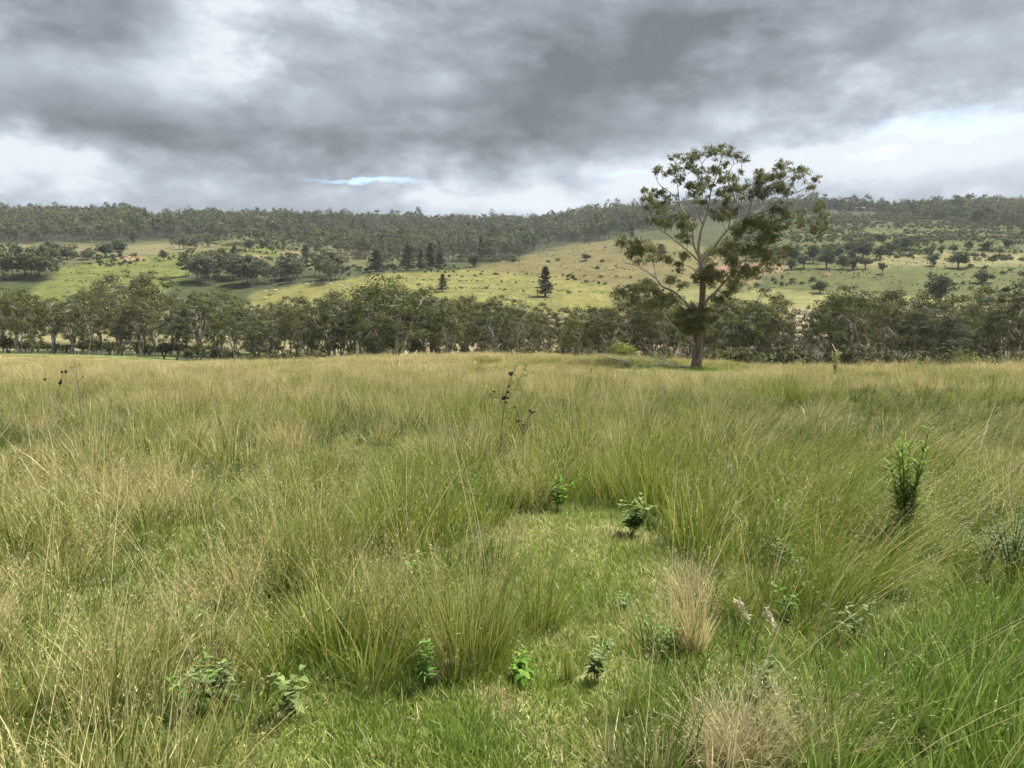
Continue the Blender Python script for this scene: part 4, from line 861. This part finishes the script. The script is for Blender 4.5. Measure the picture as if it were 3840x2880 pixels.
    CL = np.array('835 100 25 780 140 33 905 130 42 950 160 24 985 190 32 1000 250 25 925 285 35 850 230 28 800 260 34 640 160 28 700 200 38 630 190 38 580 190 24 520 180 24 470 195 17 405 240 26 395 275 24 530 240 38 600 255 42 480 290 38 535 335 42 620 310 38 650 390 50 590 400 38 760 270 38 800 340 42 830 330 28 700 340 28 745 380 24 440 405 28 400 420 28 380 440 24 300 405 18 270 440 20 325 440 16 460 480 38 610 480 50 700 470 38 850 480 52 940 365 60 880 390 42 1060 360 56 1050 300 28 1110 300 38 1200 250 46 1230 230 28 1150 330 56 1270 330 56 1340 290 36 1380 380 36 1390 410 24 1150 420 64 1060 440 56 1000 450 46 1210 440 46 760 450 38 310 500 42 400 510 46 290 550 24 560 590 46 620 620 46 410 650 54 330 630 32 530 690 46 600 690 38 820 570 56 900 540 46 780 620 38 1000 640 78 1100 640 70 950 680 56 1150 560 54 1250 600 54 1200 660 54 1320 650 46 1420 690 46 1470 590 36 1440 530 36 1490 660 28 1060 730 56 1130 750 56 880 780 70 940 760 56 820 800 46 980 830 64 1050 850 54 1090 900 54 900 880 54 760 900 54 700 960 62 800 960 62 850 1000 54 740 1030 54 650 1010 38 960 950 54 1040 960 54 1130 930 46 1200 880 46 1230 920 28 1210 830 38 960 1040 54 900 1080 46 830 1130 54 800 1160 38 150 760 46 220 790 46 250 750 38 190 830 38 280 820 46 330 760 46 410 780 46 380 860 36 270 870 32 450 890 36 500 920 36 540 870 36 590 760 36 460 840 36 500 1010 44 560 1040 40 520 960 28 320 1060 54 230 1080 62 150 1110 54 420 1090 46 470 1150 54 380 1170 54 300 1180 54 220 1160 46 500 1130 46 640 1220 62 720 1220 54 600 1280 70 680 1300 70 580 1350 54 640 1370 54 740 1280 46 690 1400 38 560 1250 54 770 1400 50'.split(), float).reshape(-1, 3)
    cen, rad, LPk = [], [], LP
    tw = G()
    for cx, cy, r in CL:
        q0 = W_(cx, cy); jj = np.argmin(np.hypot(LPk[:, 0] - q0[0], LPk[:, 2] - q0[2] + .3)); d = LPk[jj, 1] + rng.normal(0, .8); hub = np.array([q0[0], d, q0[2] - r * U * .5])
        b = LPk[np.argmin(np.linalg.norm((LPk - hub) * (1, .6, 1) + (0, 0, .2), axis=1))]; tw.tube(spline([b, (b + hub) / 2 + rng.normal(0, .1, 3), hub], 5), np.array([3, 2.6, 2.2, 1.8, 1.5]) * U, 4, cap=False)
        for m in range(13):                                   # each bough breaks into drooping sprays on its own twigs
            o = rng.normal(0, .62, 3) * (1, 1.5, .62) * r * U; p_ = np.array([q0[0], d, q0[2]]) + o; cen.append(p_); rad.append(r * U * rng.uniform(.22, .56))
            tw.tube(spline([hub, (hub + p_) / 2 + rng.normal(0, .06, 3) + (0, 0, .05), p_], 4), np.array([1.5, 1.2, .9, .5]) * U, 3, cap=False)
    tw = tw.build('twigs', M['limb'], root); tw['kind'] = 'stuff'
    g = G(); cen, rad = np.array(cen), np.array(rad); nl = np.maximum(9, (rad ** 2 * np.where(cen[:, 2] < 6.2, 780, 720)).astype(int)); i = np.repeat(np.arange(len(cen)), nl); m = len(i)
    d = unit(rng.normal(0, 1, (m, 3))); o = rng.normal(0, .62, (m, 3)) * rad[i][:, None] * (1., 1., .72); d = unit(o); ax = unit(d * .5 + (0, 0, -.75) + rng.normal(0, .55, (m, 3))); nr = unit(d * .7 + (0, 0, .35) + rng.normal(0, .5, (m, 3))); bx = unit(np.cross(nr, ax)); sz = rng.uniform(.6, 1.35, (m, 1)); rc = rng.random(len(cen))
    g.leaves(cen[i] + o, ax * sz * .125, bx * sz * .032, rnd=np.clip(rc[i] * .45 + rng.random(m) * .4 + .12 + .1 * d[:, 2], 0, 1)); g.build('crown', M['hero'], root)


big_gum()


def fallen_branches():
    rng = R(31); Y = 70.; U = Y / F * .2712; z0 = lambda px: at(px, Y)
    def B(name, o, label, parts):
        c = at(o, Y); root = empty(name, c, label, 'branch')
        for pts, r in parts:
            q = spline([((2200 + a * .2712 - o) / F * Y, d, max((470 - b) * U * 1.0, -.02) ) for a, b, d in pts], 6 * len(pts)); g = G(); g.tube(q, r * U * 1.3 * np.linspace(1, .25, len(q)), 7); g.build('limb', M['dead'], root, True)
    B('fallen_branch', 2520, 'grey fallen branch with arching side limbs on the green patch', [([(1420, 462, 0), (1300, 450, .1), (1180, 438, .2), (1000, 425, 0), (850, 420, -.2), (660, 425, -.3)], 15), ([(1180, 430, .2), (1130, 380, .6), (1040, 350, .9), (960, 365, 1.1), (880, 320, 1.4), (800, 340, 1.5)], 8), ([(1100, 420, .1), (1000, 395, -.3), (920, 360, -.5), (850, 375, -.8), (760, 415, -.9)], 8),
        ([(960, 410, 0), (1040, 365, .3), (1120, 370, .5)], 5), ([(1170, 420, .2), (1100, 350, .8), (1030, 290, 1.2), (960, 255, 1.5), (880, 205, 1.6), (830, 150, 1.7), (790, 115, 1.8)], 8), ([(985, 265, 1.5), (975, 215, 1.6), (930, 180, 1.7), (905, 150, 1.8), (860, 140, 1.9)], 6), ([(900, 215, 1.6), (830, 200, 1.3), (780, 190, 1.2)], 3.5), ([(1300, 450, .1), (1400, 440, -.4), (1410, 430, -.5)], 5)])
    B('fallen_branch', 2300, 'fallen forked branch lying in the grass apart from the big gum', [([(590, 415, 0), (500, 390, .1), (400, 365, .1), (310, 345, 0), (240, 325, -.2), (150, 280, -.3)], 14), ([(310, 345, 0), (265, 300, .1), (228, 262, .2)], 8), ([(600, 420, 0), (580, 440, 0), (560, 470, .1)], 7), ([(590, 410, 0), (615, 330, .3), (632, 285, .4)], 7), ([(632, 290, .4), (690, 310, .6), (760, 350, .8), (800, 385, 1.)], 5)])


fallen_branches()

# ------------------------------------------------------------------ small plants, stone, fence, poles, cattle
def leafy_weed(name, seed, p, Hh, stems, nleaf, ln, wd, leaf, label, spread=.25, up=.4, cat='weed', whorl=False, stem='weed', group=None, lowleaf=.30):
    """upright stems clothed in pointed leaves, each leaf two halves folded along the midrib"""
    rng = R(seed); root = empty(name, p, label, cat, group); st, lf = G(), G()
    for s in range(stems):
        a = rng.uniform(0, 2 * pi); L = Hh * rng.uniform(.65, 1.0) if s else Hh; o = spread * rng.uniform(.3, 1)
        q = spline([(0, 0, -.03), (math.cos(a) * o * .35 * L, math.sin(a) * o * .35 * L, L * .5), (math.cos(a) * o * L, math.sin(a) * o * L, L)], 9); st.tube(q, Hh * .008 * np.linspace(1, .3, 9), 5, rnd=.3)
        m = nleaf; u = np.sort(rng.uniform(lowleaf, 1, m)); c = np.stack([np.interp(u, np.linspace(0, 1, 9), q[:, k]) for k in range(3)], 1)
        az = np.arange(m) * 2.4 + rng.normal(0, .3, m); el = rng.normal(up, .25, m); sz = ln * (1.15 - .55 * u) * rng.uniform(.75, 1.2, m)
        d = np.stack([np.cos(az) * np.cos(el), np.sin(az) * np.cos(el), np.sin(el)], 1); sd = unit(np.cross(d, (0, 0, 1.))); nn = np.cross(sd, d); w = (sz * wd / ln)[:, None] * .5; z_ = sz[:, None]
        pts = np.stack([c, c + d * z_ * .30 + sd * w + nn * w * .3, c + d * z_ * .68 + sd * w * .72 - nn * w * .1, c + d * z_ - nn * w * .8, c + d * z_ * .68 - sd * w * .72 - nn * w * .1, c + d * z_ * .30 - sd * w + nn * w * .3, c + d * z_ * .5 - nn * w * .15], 1)
        b = np.arange(m)[:, None] * 7; t = np.concatenate([b + np.array([[i, (i + 1) % 6, 6]]) for i in range(6)]); lf.add(pts.reshape(-1, 3), None, t, rnd=np.repeat(np.clip(rng.random(m) * .7 + .3 * u, 0, 1), 7))
    st.build('stem', M[stem], root); lf.build('foliage', M[leaf], root); return root


def weeds():
    rng = R(41); hb = lambda px, py: hit(px, py)
    leafy_weed('tall_weed', 501, hb(3390, 2075), 1.02, 8, 56, .14, .026, 'weed', 'tall bright green leafy weed with narrow leaves standing in the leaning grass', .24, .5)
    leafy_weed('broadleaf_weed', 502, hb(2370, 2010), .34, 12, 16, .085, .05, 'weed', 'bright broadleaf weed clump at the far end of the track', .8, .25)
    leafy_weed('broadleaf_weed', 503, hb(2090, 1925), .36, 7, 14, .075, .045, 'weed', 'half hidden broadleaf weed in the grass edge behind the track', .7, .25)
    leafy_weed('broadleaf_weed', 504, hb(1590, 2610), .26, 4, 13, .055, .027, 'weed', 'upright broadleaf seedling beside the grey stone', .3, .35)
    leafy_weed('broadleaf_weed', 505, hb(1080, 2700), .24, 5, 8, .06, .055, 'weed', 'round-leaved weed at the edge of the left tussocks and turf', .6, .3)
    leafy_weed('broadleaf_weed', 506, hb(1960, 2560), .12, 6, 8, .06, .045, 'weed', 'low broad-leaved weed in front of the central tussock', 1.2, .1)
    leafy_weed('broadleaf_weed', 507, hb(2340, 2290), .10, 5, 10, .045, .028, 'weed', 'low leafy weed among lush grass on the track', 1.2, .2)
    leafy_weed('broadleaf_weed', 508, hb(1760, 1930), .40, 6, 12, .07, .04, 'weedgrey', 'dull green broadleaf weed behind the central tussock', .6, .25)
    leafy_weed('broadleaf_weed', 509, hb(2960, 2330), .22, 3, 8, .07, .045, 'weed', 'small pale broadleaf weed under the leaning grass', .5, .3)
    leafy_weed('leafy_bush', 510, hb(3790, 2200), .62, 16, 60, .035, .016, 'weedgrey', 'grey-green small-leaved bush in the leaning grass', .75, .35, 'bush')
    leafy_weed('leafy_bush', 511, hb(3700, 2150), .42, 10, 40, .04, .018, 'weedgrey', 'low grey-green weed beside the small-leaved bush', .7, .35, 'bush')
    leafy_weed('tall_weed', 512, at(3130, 34), 1.62, 5, 46, .19, .05, 'weedyel', 'pale yellow-green leafy weed standing above the far grass', .20, .6)
    leafy_weed('tall_weed', 513, at(1790, 46), 1.0, 4, 30, .2, .06, 'weedyel', 'yellowish weed tip poking through the middle paddock grass', .3, .6)
    for i, (px, Y) in enumerate([(2220, 44), (1100, 60), (1340, 90), (1440, 92), (2380, 60), (1600, 93), (1250, 91)]):
        leafy_weed('yellow_weed', 520 + i, at(px, Y), 1.05 + .25 * rng.random(), 4, 24, .2, .07, 'weedyel', 'small yellow-green weed showing above the paddock grass', .3, .6, group='yellow-green weeds in the paddock')
    for i in range(26):
        x, y = (float(v[0]) for v in sample(rng, 1, 2.6, 8.5, .62, .6)); leafy_weed('broadleaf_weed', 700 + i, (x, y, float(H(x, y))), rng.uniform(.10, .34), int(rng.integers(3, 8)), int(rng.integers(7, 14)), rng.uniform(.035, .07), rng.uniform(.02, .04), ('weed', 'weedgrey', 'weed')[i % 3], 'small broadleaf weed half buried among the paddock grass', .8, .25, group='small weeds among the grass')
    # shrubs at the edge of the rise
    b = bush(541, 3.0, 6.0, 'shrub', 3200, .26, .11, 26, 'wattle_shrub'); b.location = at(2330, 112); b.scale = (.92, .92, 1.15); tag(b, 'yellow-green domed shrub behind the rise near the fallen branches', 'shrub')
    b = bush(542, 4.2, 7.0, 'shrub', 3600, .30, .13, 26, 'wattle_shrub'); b.location = at(3620, 118); b.scale = (1, 1, 1.28); tag(b, 'large yellow-green shrub below the scrubby slope', 'shrub')
    b = bush(543, 2.6, 6, 'scrub', 1600, .3, .13, 18, 'grey_shrub'); b.location = at(2500, 118); tag(b, 'low grey-green shrub behind the fallen branches', 'shrub')
    # prickly weed with dark pods
    root = empty('podded_weed', hb(1868, 1800), 'tall thin weed with dark seed pods and yellowing leaves above the grass', 'weed'); Y = root.location[1]; U = Y / F * .2260
    W_ = lambda a, b, d=0.: np.array([(1750 + a * .226 - 1868) / F * Y, d, (1800 - (1350 + b * .226)) / F * Y]); st, lf = G(), G()
    br = [([(560, 1990), (570, 1300), (615, 850), (660, 550), (690, 420), (740, 260), (800, 140), (880, 0)], .007), ([(690, 420), (790, 350), (900, 280), (1060, 200)], .004), ([(900, 270), (950, 150), (1020, 60), (1120, 0)], .0035), ([(600, 760), (540, 640), (440, 510), (310, 440), (260, 370)], .004), ([(650, 620), (740, 540), (800, 460), (850, 430)], .0035)]
    for pts, r in br:
        q = spline([W_(a, b, rng.normal(0, .02)) for a, b in pts], 5 * len(pts)); st.tube(q, r * np.linspace(1, .35, len(q)), 5)
        m = 16; c = q[rng.integers(len(q) // 3, len(q), m)]; d = unit(rng.normal(0, 1, (m, 3)) + (0, 0, .2)); lf.leaves(c + d * .028, d * .03, unit(np.cross(d, rng.normal(0, 1, (m, 3)))) * .008, rnd=rng.random(m))
    st.build('stem', M['stem'], root); lf.build('foliage', M['weedyel'], root)
    def pod(c, r, seed):
        r2 = R(seed); g = G(); m = 34; d = unit(r2.normal(0, 1, (m, 3))); g.leaves(c + d * r * .55, d * r * .6, unit(np.cross(d, r2.normal(0, 1, (m, 3)))) * r * .3); an = np.linspace(-pi / 2, pi / 2, 6)
        g.tube(np.stack([0 * an, 0 * an, np.sin(an) * r * .7], 1) + c, np.cos(an) * r * .7 + .0005, 7); return g
    for i, (a, b, r) in enumerate([(735, 205, .042), (705, 420, .022), (455, 505, .02), (690, 515, .026), (605, 620, .036), (640, 610, .03), (690, 615, .022), (660, 690, .02), (958, 145, .012)]): pod(W_(a, b, -.02), r * .78, 600 + i).build('pod', M['pod'], root)
    root = empty('dead_thistle', hb(1975, 1760), 'dead brown thistle with pale burr heads beside the podded weed', 'weed'); Y = root.location[1]; g = G()
    W2 = lambda a, b, d=0.: np.array([(1750 + a * .226 - 1975) / F * Y, d, (1760 - (1350 + b * .226)) / F * Y])
    for pts in ([(940, 1800), (930, 1100), (850, 900), (800, 780)], [(930, 1150), (1000, 1000), (1080, 870)], [(935, 1200), (860, 1050), (845, 1000)], [(930, 1250), (1010, 1120), (1050, 1080)]):
        g.tube(spline([W2(a, b) for a, b in pts], 10), .010 * np.linspace(1, .5, 10), 5)
    g.build('stem', M['stem'], root)
    for i, (a, b, r) in enumerate([(800, 775, .030), (1080, 850, .045), (845, 1000, .036), (1040, 830, .035), (880, 985, .04), (930, 1060, .04), (1120, 840, .03), (1000, 1080, .035)]): pod(W2(a, b, -.02), r * .78, 620 + i).build('burr', M['burr'], root)
    # dead branching stalk on the other side
    root = empty('dead_stalk', hb(310, 1720), 'dead grey branching stalk standing above the tawny grass', 'weed'); Y = root.location[1]; g = G()
    W3 = lambda a, b, d=0.: np.array([(a * .5786 - 310) / F * Y, d, (1720 - (1300 + b * .5786)) / F * Y])
    for pts, r in (([(540, 720), (530, 380), (518, 260), (510, 170), (505, 105)], .008), ([(518, 270), (485, 200), (475, 130)], .005), ([(515, 240), (545, 190), (530, 120)], .004), ([(510, 190), (490, 150), (500, 120)], .004), ([(525, 330), (500, 280), (470, 230)], .005), ([(528, 350), (550, 290), (552, 200)], .004)):
        q = spline([W3(a, b, rng.normal(0, .03)) for a, b in pts], 12); g.tube(q, r * np.linspace(1, .4, 12), 5)
    g.build('stem', M['stem'], root)
    for i, (a, b) in enumerate([(550, 195), (475, 130), (532, 115), (505, 103), (470, 230)]): pod(W3(a, b), .012, 640 + i).build('pod', M['pod'], root)
    root = empty('podded_weed', hb(255, 1710), 'thin dark stalk with black seed pods beside the dead grey stalk', 'weed'); Y = root.location[1]; g = G()
    W4 = lambda a, b, d=0.: np.array([(a * .5786 - 255) / F * Y, d, (1710 - (1300 + b * .5786)) / F * Y])
    for pts in ([(420, 720), (400, 330), (405, 230), (425, 190), (443, 160)], [(405, 250), (412, 200), (420, 165)], [(400, 420), (340, 300), (305, 210)]): g.tube(spline([W4(a, b) for a, b in pts], 10), .004 * np.linspace(1, .5, 10), 5)
    g.build('stem', M['stem'], root)
    for i, (a, b, r) in enumerate([(418, 163, .025), (443, 160, .028), (405, 235, .028), (410, 222, .024), (305, 210, .024)]): pod(W4(a, b), r, 650 + i).build('pod', M['pod'], root)
    # cream plumes
    for i, (px, py, gy, hgt) in enumerate([(2735, 1760, 2010, .10), (2738, 2300, 2560, .09), (2815, 2335, 2590, .10)]):
        p = hb(px, gy); z = EYE + p[1] * (1289 - py) / F - p[2]; root = empty('plume_grass', p, ('single cream seed plume standing by the blue-green grass', 'small cream seed plume, upright one of a pair by the track', 'larger cream seed plume, drooping one of a pair by the track')[i], 'grass')
        g = G(); g.tube(spline([(0, 0, -.02), (.01, 0, z * .6), (.03 * i, 0, z)], 8), np.full(8, .0022), 4); g.build('stem', M['stem'], root)
        g = G(); r2 = R(660 + i); m = 130; t = r2.random(m); c = np.stack([.03 * i + t * .05 * (i > 0), 0 * t, z - hgt * (t - .5)], 1) + r2.normal(0, .008, (m, 3)); d = unit(r2.normal(0, .6, (m, 3)) + (.3, 0, -.8)); g.leaves(c, d * .016, unit(np.cross(d, r2.normal(0, 1, (m, 3)))) * .002); g.build('plume', M['plume'], root)
    # stone at the foot of the central tussock
    for i, (px, py, r, lab) in enumerate([(1690, 2535, .046, 'rough pale grey stone at the foot of the central tussock'), (1625, 2560, .034, 'small dark stone half hidden beside the pale stone')]):
        r2 = R(670 + i); g = G(); nu, nv = 18, 12; u, v_ = np.meshgrid(np.arange(nu) * 2 * pi / nu, np.linspace(-pi / 2, pi / 2, nv)); d = np.stack([np.cos(v_) * np.cos(u), np.cos(v_) * np.sin(u), np.sin(v_)], -1).reshape(-1, 3)
        k = .78 + .5 * fbm(d[:, 0] * 1.6 + 5 + d[:, 2], d[:, 1] * 1.6 + d[:, 2] * 1.3 + 9, 7 + i, 4); d[:, 2] = np.clip(d[:, 2], -.7, .72); a, b = np.meshgrid(np.arange(nv - 1), np.arange(nu), indexing='ij'); b2 = (b + 1) % nu
        g.add(d * k[:, None] * r * (1.05, .9, 1.15), np.stack([a * nu + b, a * nu + b2, (a + 1) * nu + b2, (a + 1) * nu + b], -1).reshape(-1, 4)); o = g.build('stone', M['stone']); p = hb(px, py); o.location = p + np.array([0, .02, r * .55]); tag(o, lab, 'stone')


weeds()


def tussock_things():
    """tussocks one can single out along the track"""
    rng = R(51)
    for px, py, hh, nb, nst, rad, tint, lean, lab in [(1740, 2490, .78, 460, 120, .26, .40, .0, 'large spreading central tussock with green base beside the stone'), (1440, 2440, .66, 180, 80, .18, .55, -.10, 'straw-topped tussock leaning away from the central tussock'), (2030, 2370, .62, 150, 36, .12, .25, .12, 'small dark green tussock of upright stems beside the track'),
            (1180, 2190, .92, 330, 120, .26, .38, -.02, 'tall shadowy green tussock with bare dry stems'), (2600, 2440, .45, 190, 70, .13, .95, -.03, 'brown dry tussock at the edge of the track'), (2560, 1770, .75, 260, 90, .25, .22, .10, 'blue-green dense tussock in the middle paddock'), (2640, 1640, .8, 220, 70, .22, .4, .12, 'green tussock with rusty dead leaves at its foot'), (2330, 1880, .85, 300, 110, .3, .45, .02, 'tall straw and green tussock above the broadleaf weed clump'), (2130, 2560, .30, 46, 16, .06, .4, .05, 'thin sprig of grass stems on the track'), (2350, 2700, .34, 60, 20, .07, .45, .1, 'sparse upright stems at the track edge')]:
        p = hit(px, py); root = empty('grass_tussock', p, lab, 'tussock'); one = lambda v: np.array([v])
        g = G(); tufts(g, rng, np.zeros((1, 3)), one(hh), one(tint), one(lean), nb, 0, rad, .0045, splay=.33, seg=4, bend=.5); g.build('blades', M['tall'], root)
        g = G(); tufts(g, rng, np.zeros((1, 3)), one(hh), one(tint + .1), one(lean), 0, nst, rad, .0045, .0026, 12, .008, .33, 5); g.build('seed_stalks', M['tall'], root)


tussock_things()


def fence_and_poles():
    rng = R(61); root = empty('fence', at(400, 231), 'post and wire fence with pale timber posts at the edge of the lower paddock', 'fence'); o = np.array(root.location); pts = []
    px = -140.; me = None
    while px < 980:
        px += rng.uniform(34, 47); p = at(px, 231 + rng.uniform(-.3, .3)); pts.append(p)
        if me is None:
            g = G(); g.tube(np.array([(0, 0, -.3), (0, 0, .6), (.01, 0, 1.42), (.01, 0, 1.45)]), np.array([.09, .085, .08, .05]), 7); me = g.mesh('post', M['post'])
        q = ob('post', me, root); q.location = p - o; q.rotation_euler = (rng.normal(0, .03), rng.normal(0, .03), rng.uniform(0, 6)); q.scale = (1, 1, rng.uniform(.85, 1.1))
    for h in (.4, .75, 1.1):
        g = G(); g.tube(np.array([p - o + (0, -.09, h) for p in pts]), np.full(len(pts), .006), 4); g.build('wire', M['post'], root)
    for px, py, h, lab in [(265, 1100, 42, 'slender power pole in the contour-banked field'), (1975, 1140, 46, 'slender power pole at the foot of the yellow field')]:
        p = hit(px, py, 300); s = h * p[1] / F; root = empty('power_pole', p, lab, 'pole'); g = G(); g.tube(np.array([(0, 0, -.3), (0, 0, s * .5), (0, 0, s)]), np.array([.17, .15, .12]), 8); g.build('pole', M['post'], root)
        g = G(); g.tube(np.array([(-1.1, -.13, s - .35), (0, -.13, s - .35), (1.1, -.13, s - .35)]), np.full(3, .09), 4); cr = g.build('crossarm', M['post'], root)
        for dx in (-.95, -.4, .95):
            g = G(); g.tube(np.array([(dx, -.13, s - .3), (dx, -.13, s - .2), (dx, -.13, s - .12)]), np.array([.03, .06, .03]), 6); g.build('insulator', M['post'], cr)


fence_and_poles()


def cattle():
    rng = R(71); V, E, Rd = [], [], []
    def add(p, r, par=None):
        V.append(p); Rd.append(r); n = len(V) - 1
        if par is not None: E.append((par, n))
        return n
    hip = add((-.75, 0, 1.02), .30); mid = add((-.1, 0, .98), .36, hip); sh = add((.55, 0, 1.05), .33, mid); nk = add((.92, 0, 1.08), .20, sh); hd = add((1.22, 0, .98), .15, nk); add((1.5, 0, .80), .085, hd)
    for s in (-1, 1):
        a = add((-.80, s * .17, .78), .17, hip); b = add((-.88, s * .18, .42), .075, a); c = add((-.80, s * .18, .10), .055, b); add((-.78, s * .18, 0), .06, c)
        a = add((.52, s * .17, .66), .12, sh); b = add((.55, s * .17, .36), .065, a); add((.53, s * .17, 0), .055, b); add((1.18, s * .24, 1.08), .03, hd)
    a = add((-1.08, 0, 1.05), .05, hip); add((-1.16, 0, .5), .025, a)
    def body(mat, graze):
        vv = [(x, y, z) if x < .8 or not graze else (x + (.0 if x < 1 else .05), y, z - (.15 if x < 1 else .62)) for x, y, z in V]
        me = bpy.data.meshes.new('cow'); me.from_pydata(vv, E, []); o = bpy.data.objects.new('cow', me); COL.objects.link(o)
        m = o.modifiers.new('s', 'SKIN'); m.use_smooth_shade = True
        for i, sv in enumerate(me.skin_vertices[0].data): sv.radius = (Rd[i], Rd[i]); sv.use_root = i == 1
        o.modifiers.new('d', 'SUBSURF').levels = 1
        dg = bpy.context.evaluated_depsgraph_get(); me2 = bpy.data.meshes.new_from_object(o.evaluated_get(dg)); o.modifiers.clear(); me2.materials.clear(); me2.materials.append(mat); o.data = me2; return o
    A = [body(M['hide'], True), body(M['hide'], False), body(M['hidedark'], True)]; used = set()
    for px, py, v, where in [(992, 1097, 0, 'grazing below the grey grove'), (1032, 1095, 1, 'grazing below the grey grove'), (996, 1124, 0, 'grazing below the grey grove'), (1011, 1112, 2, 'grazing below the grey grove'), (1150, 1072, 1, 'in the herd behind the creek gums'), (1172, 1068, 0, 'in the herd behind the creek gums'), (1222, 1066, 0, 'in the herd behind the creek gums'), (1240, 1070, 1, 'in the herd behind the creek gums'), (1275, 1076, 0, 'in the herd behind the creek gums'), (1288, 1080, 1, 'in the herd behind the creek gums'), (1300, 1073, 0, 'in the herd behind the creek gums'),
                             (455, 919, 0, 'by the dark round trees'), (468, 920, 1, 'by the dark round trees'), (480, 919, 0, 'by the dark round trees'), (1938, 961, 0, 'on the crest of the brown hill'), (1955, 960, 2, 'on the crest of the brown hill'), (2220, 919, 0, 'near the top of the brown hill'), (928, 1051, 1, 'under the grey grove')]:
        p = hit(px, py, 300); o = A[v] if v not in used else clone(A[v], p); used.add(v); o.location = p; o.rotation_euler = (0, 0, rng.uniform(-.6, .6) + (pi if rng.random() < .5 else 0)); o.scale = (1.15,) * 3
        tag(o, ('white cow with head down', 'white cow standing with head up', 'black cow with head down')[v] + ' ' + where, 'cow', 'cattle ' + where)


cattle()

# ------------------------------------------------------------------ air
g = G(); v = np.array([(x, y, z) for z in (-70, 330) for y in (-400, 3300) for x in (-3300, 3300)], float)
g.add(v, [(0, 2, 3, 1), (4, 5, 7, 6), (0, 1, 5, 4), (2, 6, 7, 3), (0, 4, 6, 2), (1, 3, 7, 5)])
hm, hnt, hout = mat_base('valley_air'); pv = hnt.nodes.new('ShaderNodeVolumePrincipled')
pv.inputs['Color'].default_value = (.86, .93, 1.0, 1); pv.inputs['Density'].default_value = .000055; pv.inputs['Anisotropy'].default_value = .2
hnt.links.new(pv.outputs[0], hout.inputs['Volume'])
hz = g.build('haze', hm); hz['kind'] = 'stuff'; hz['label'] = 'thin bluish haze in the valley air'; hz['category'] = 'haze'
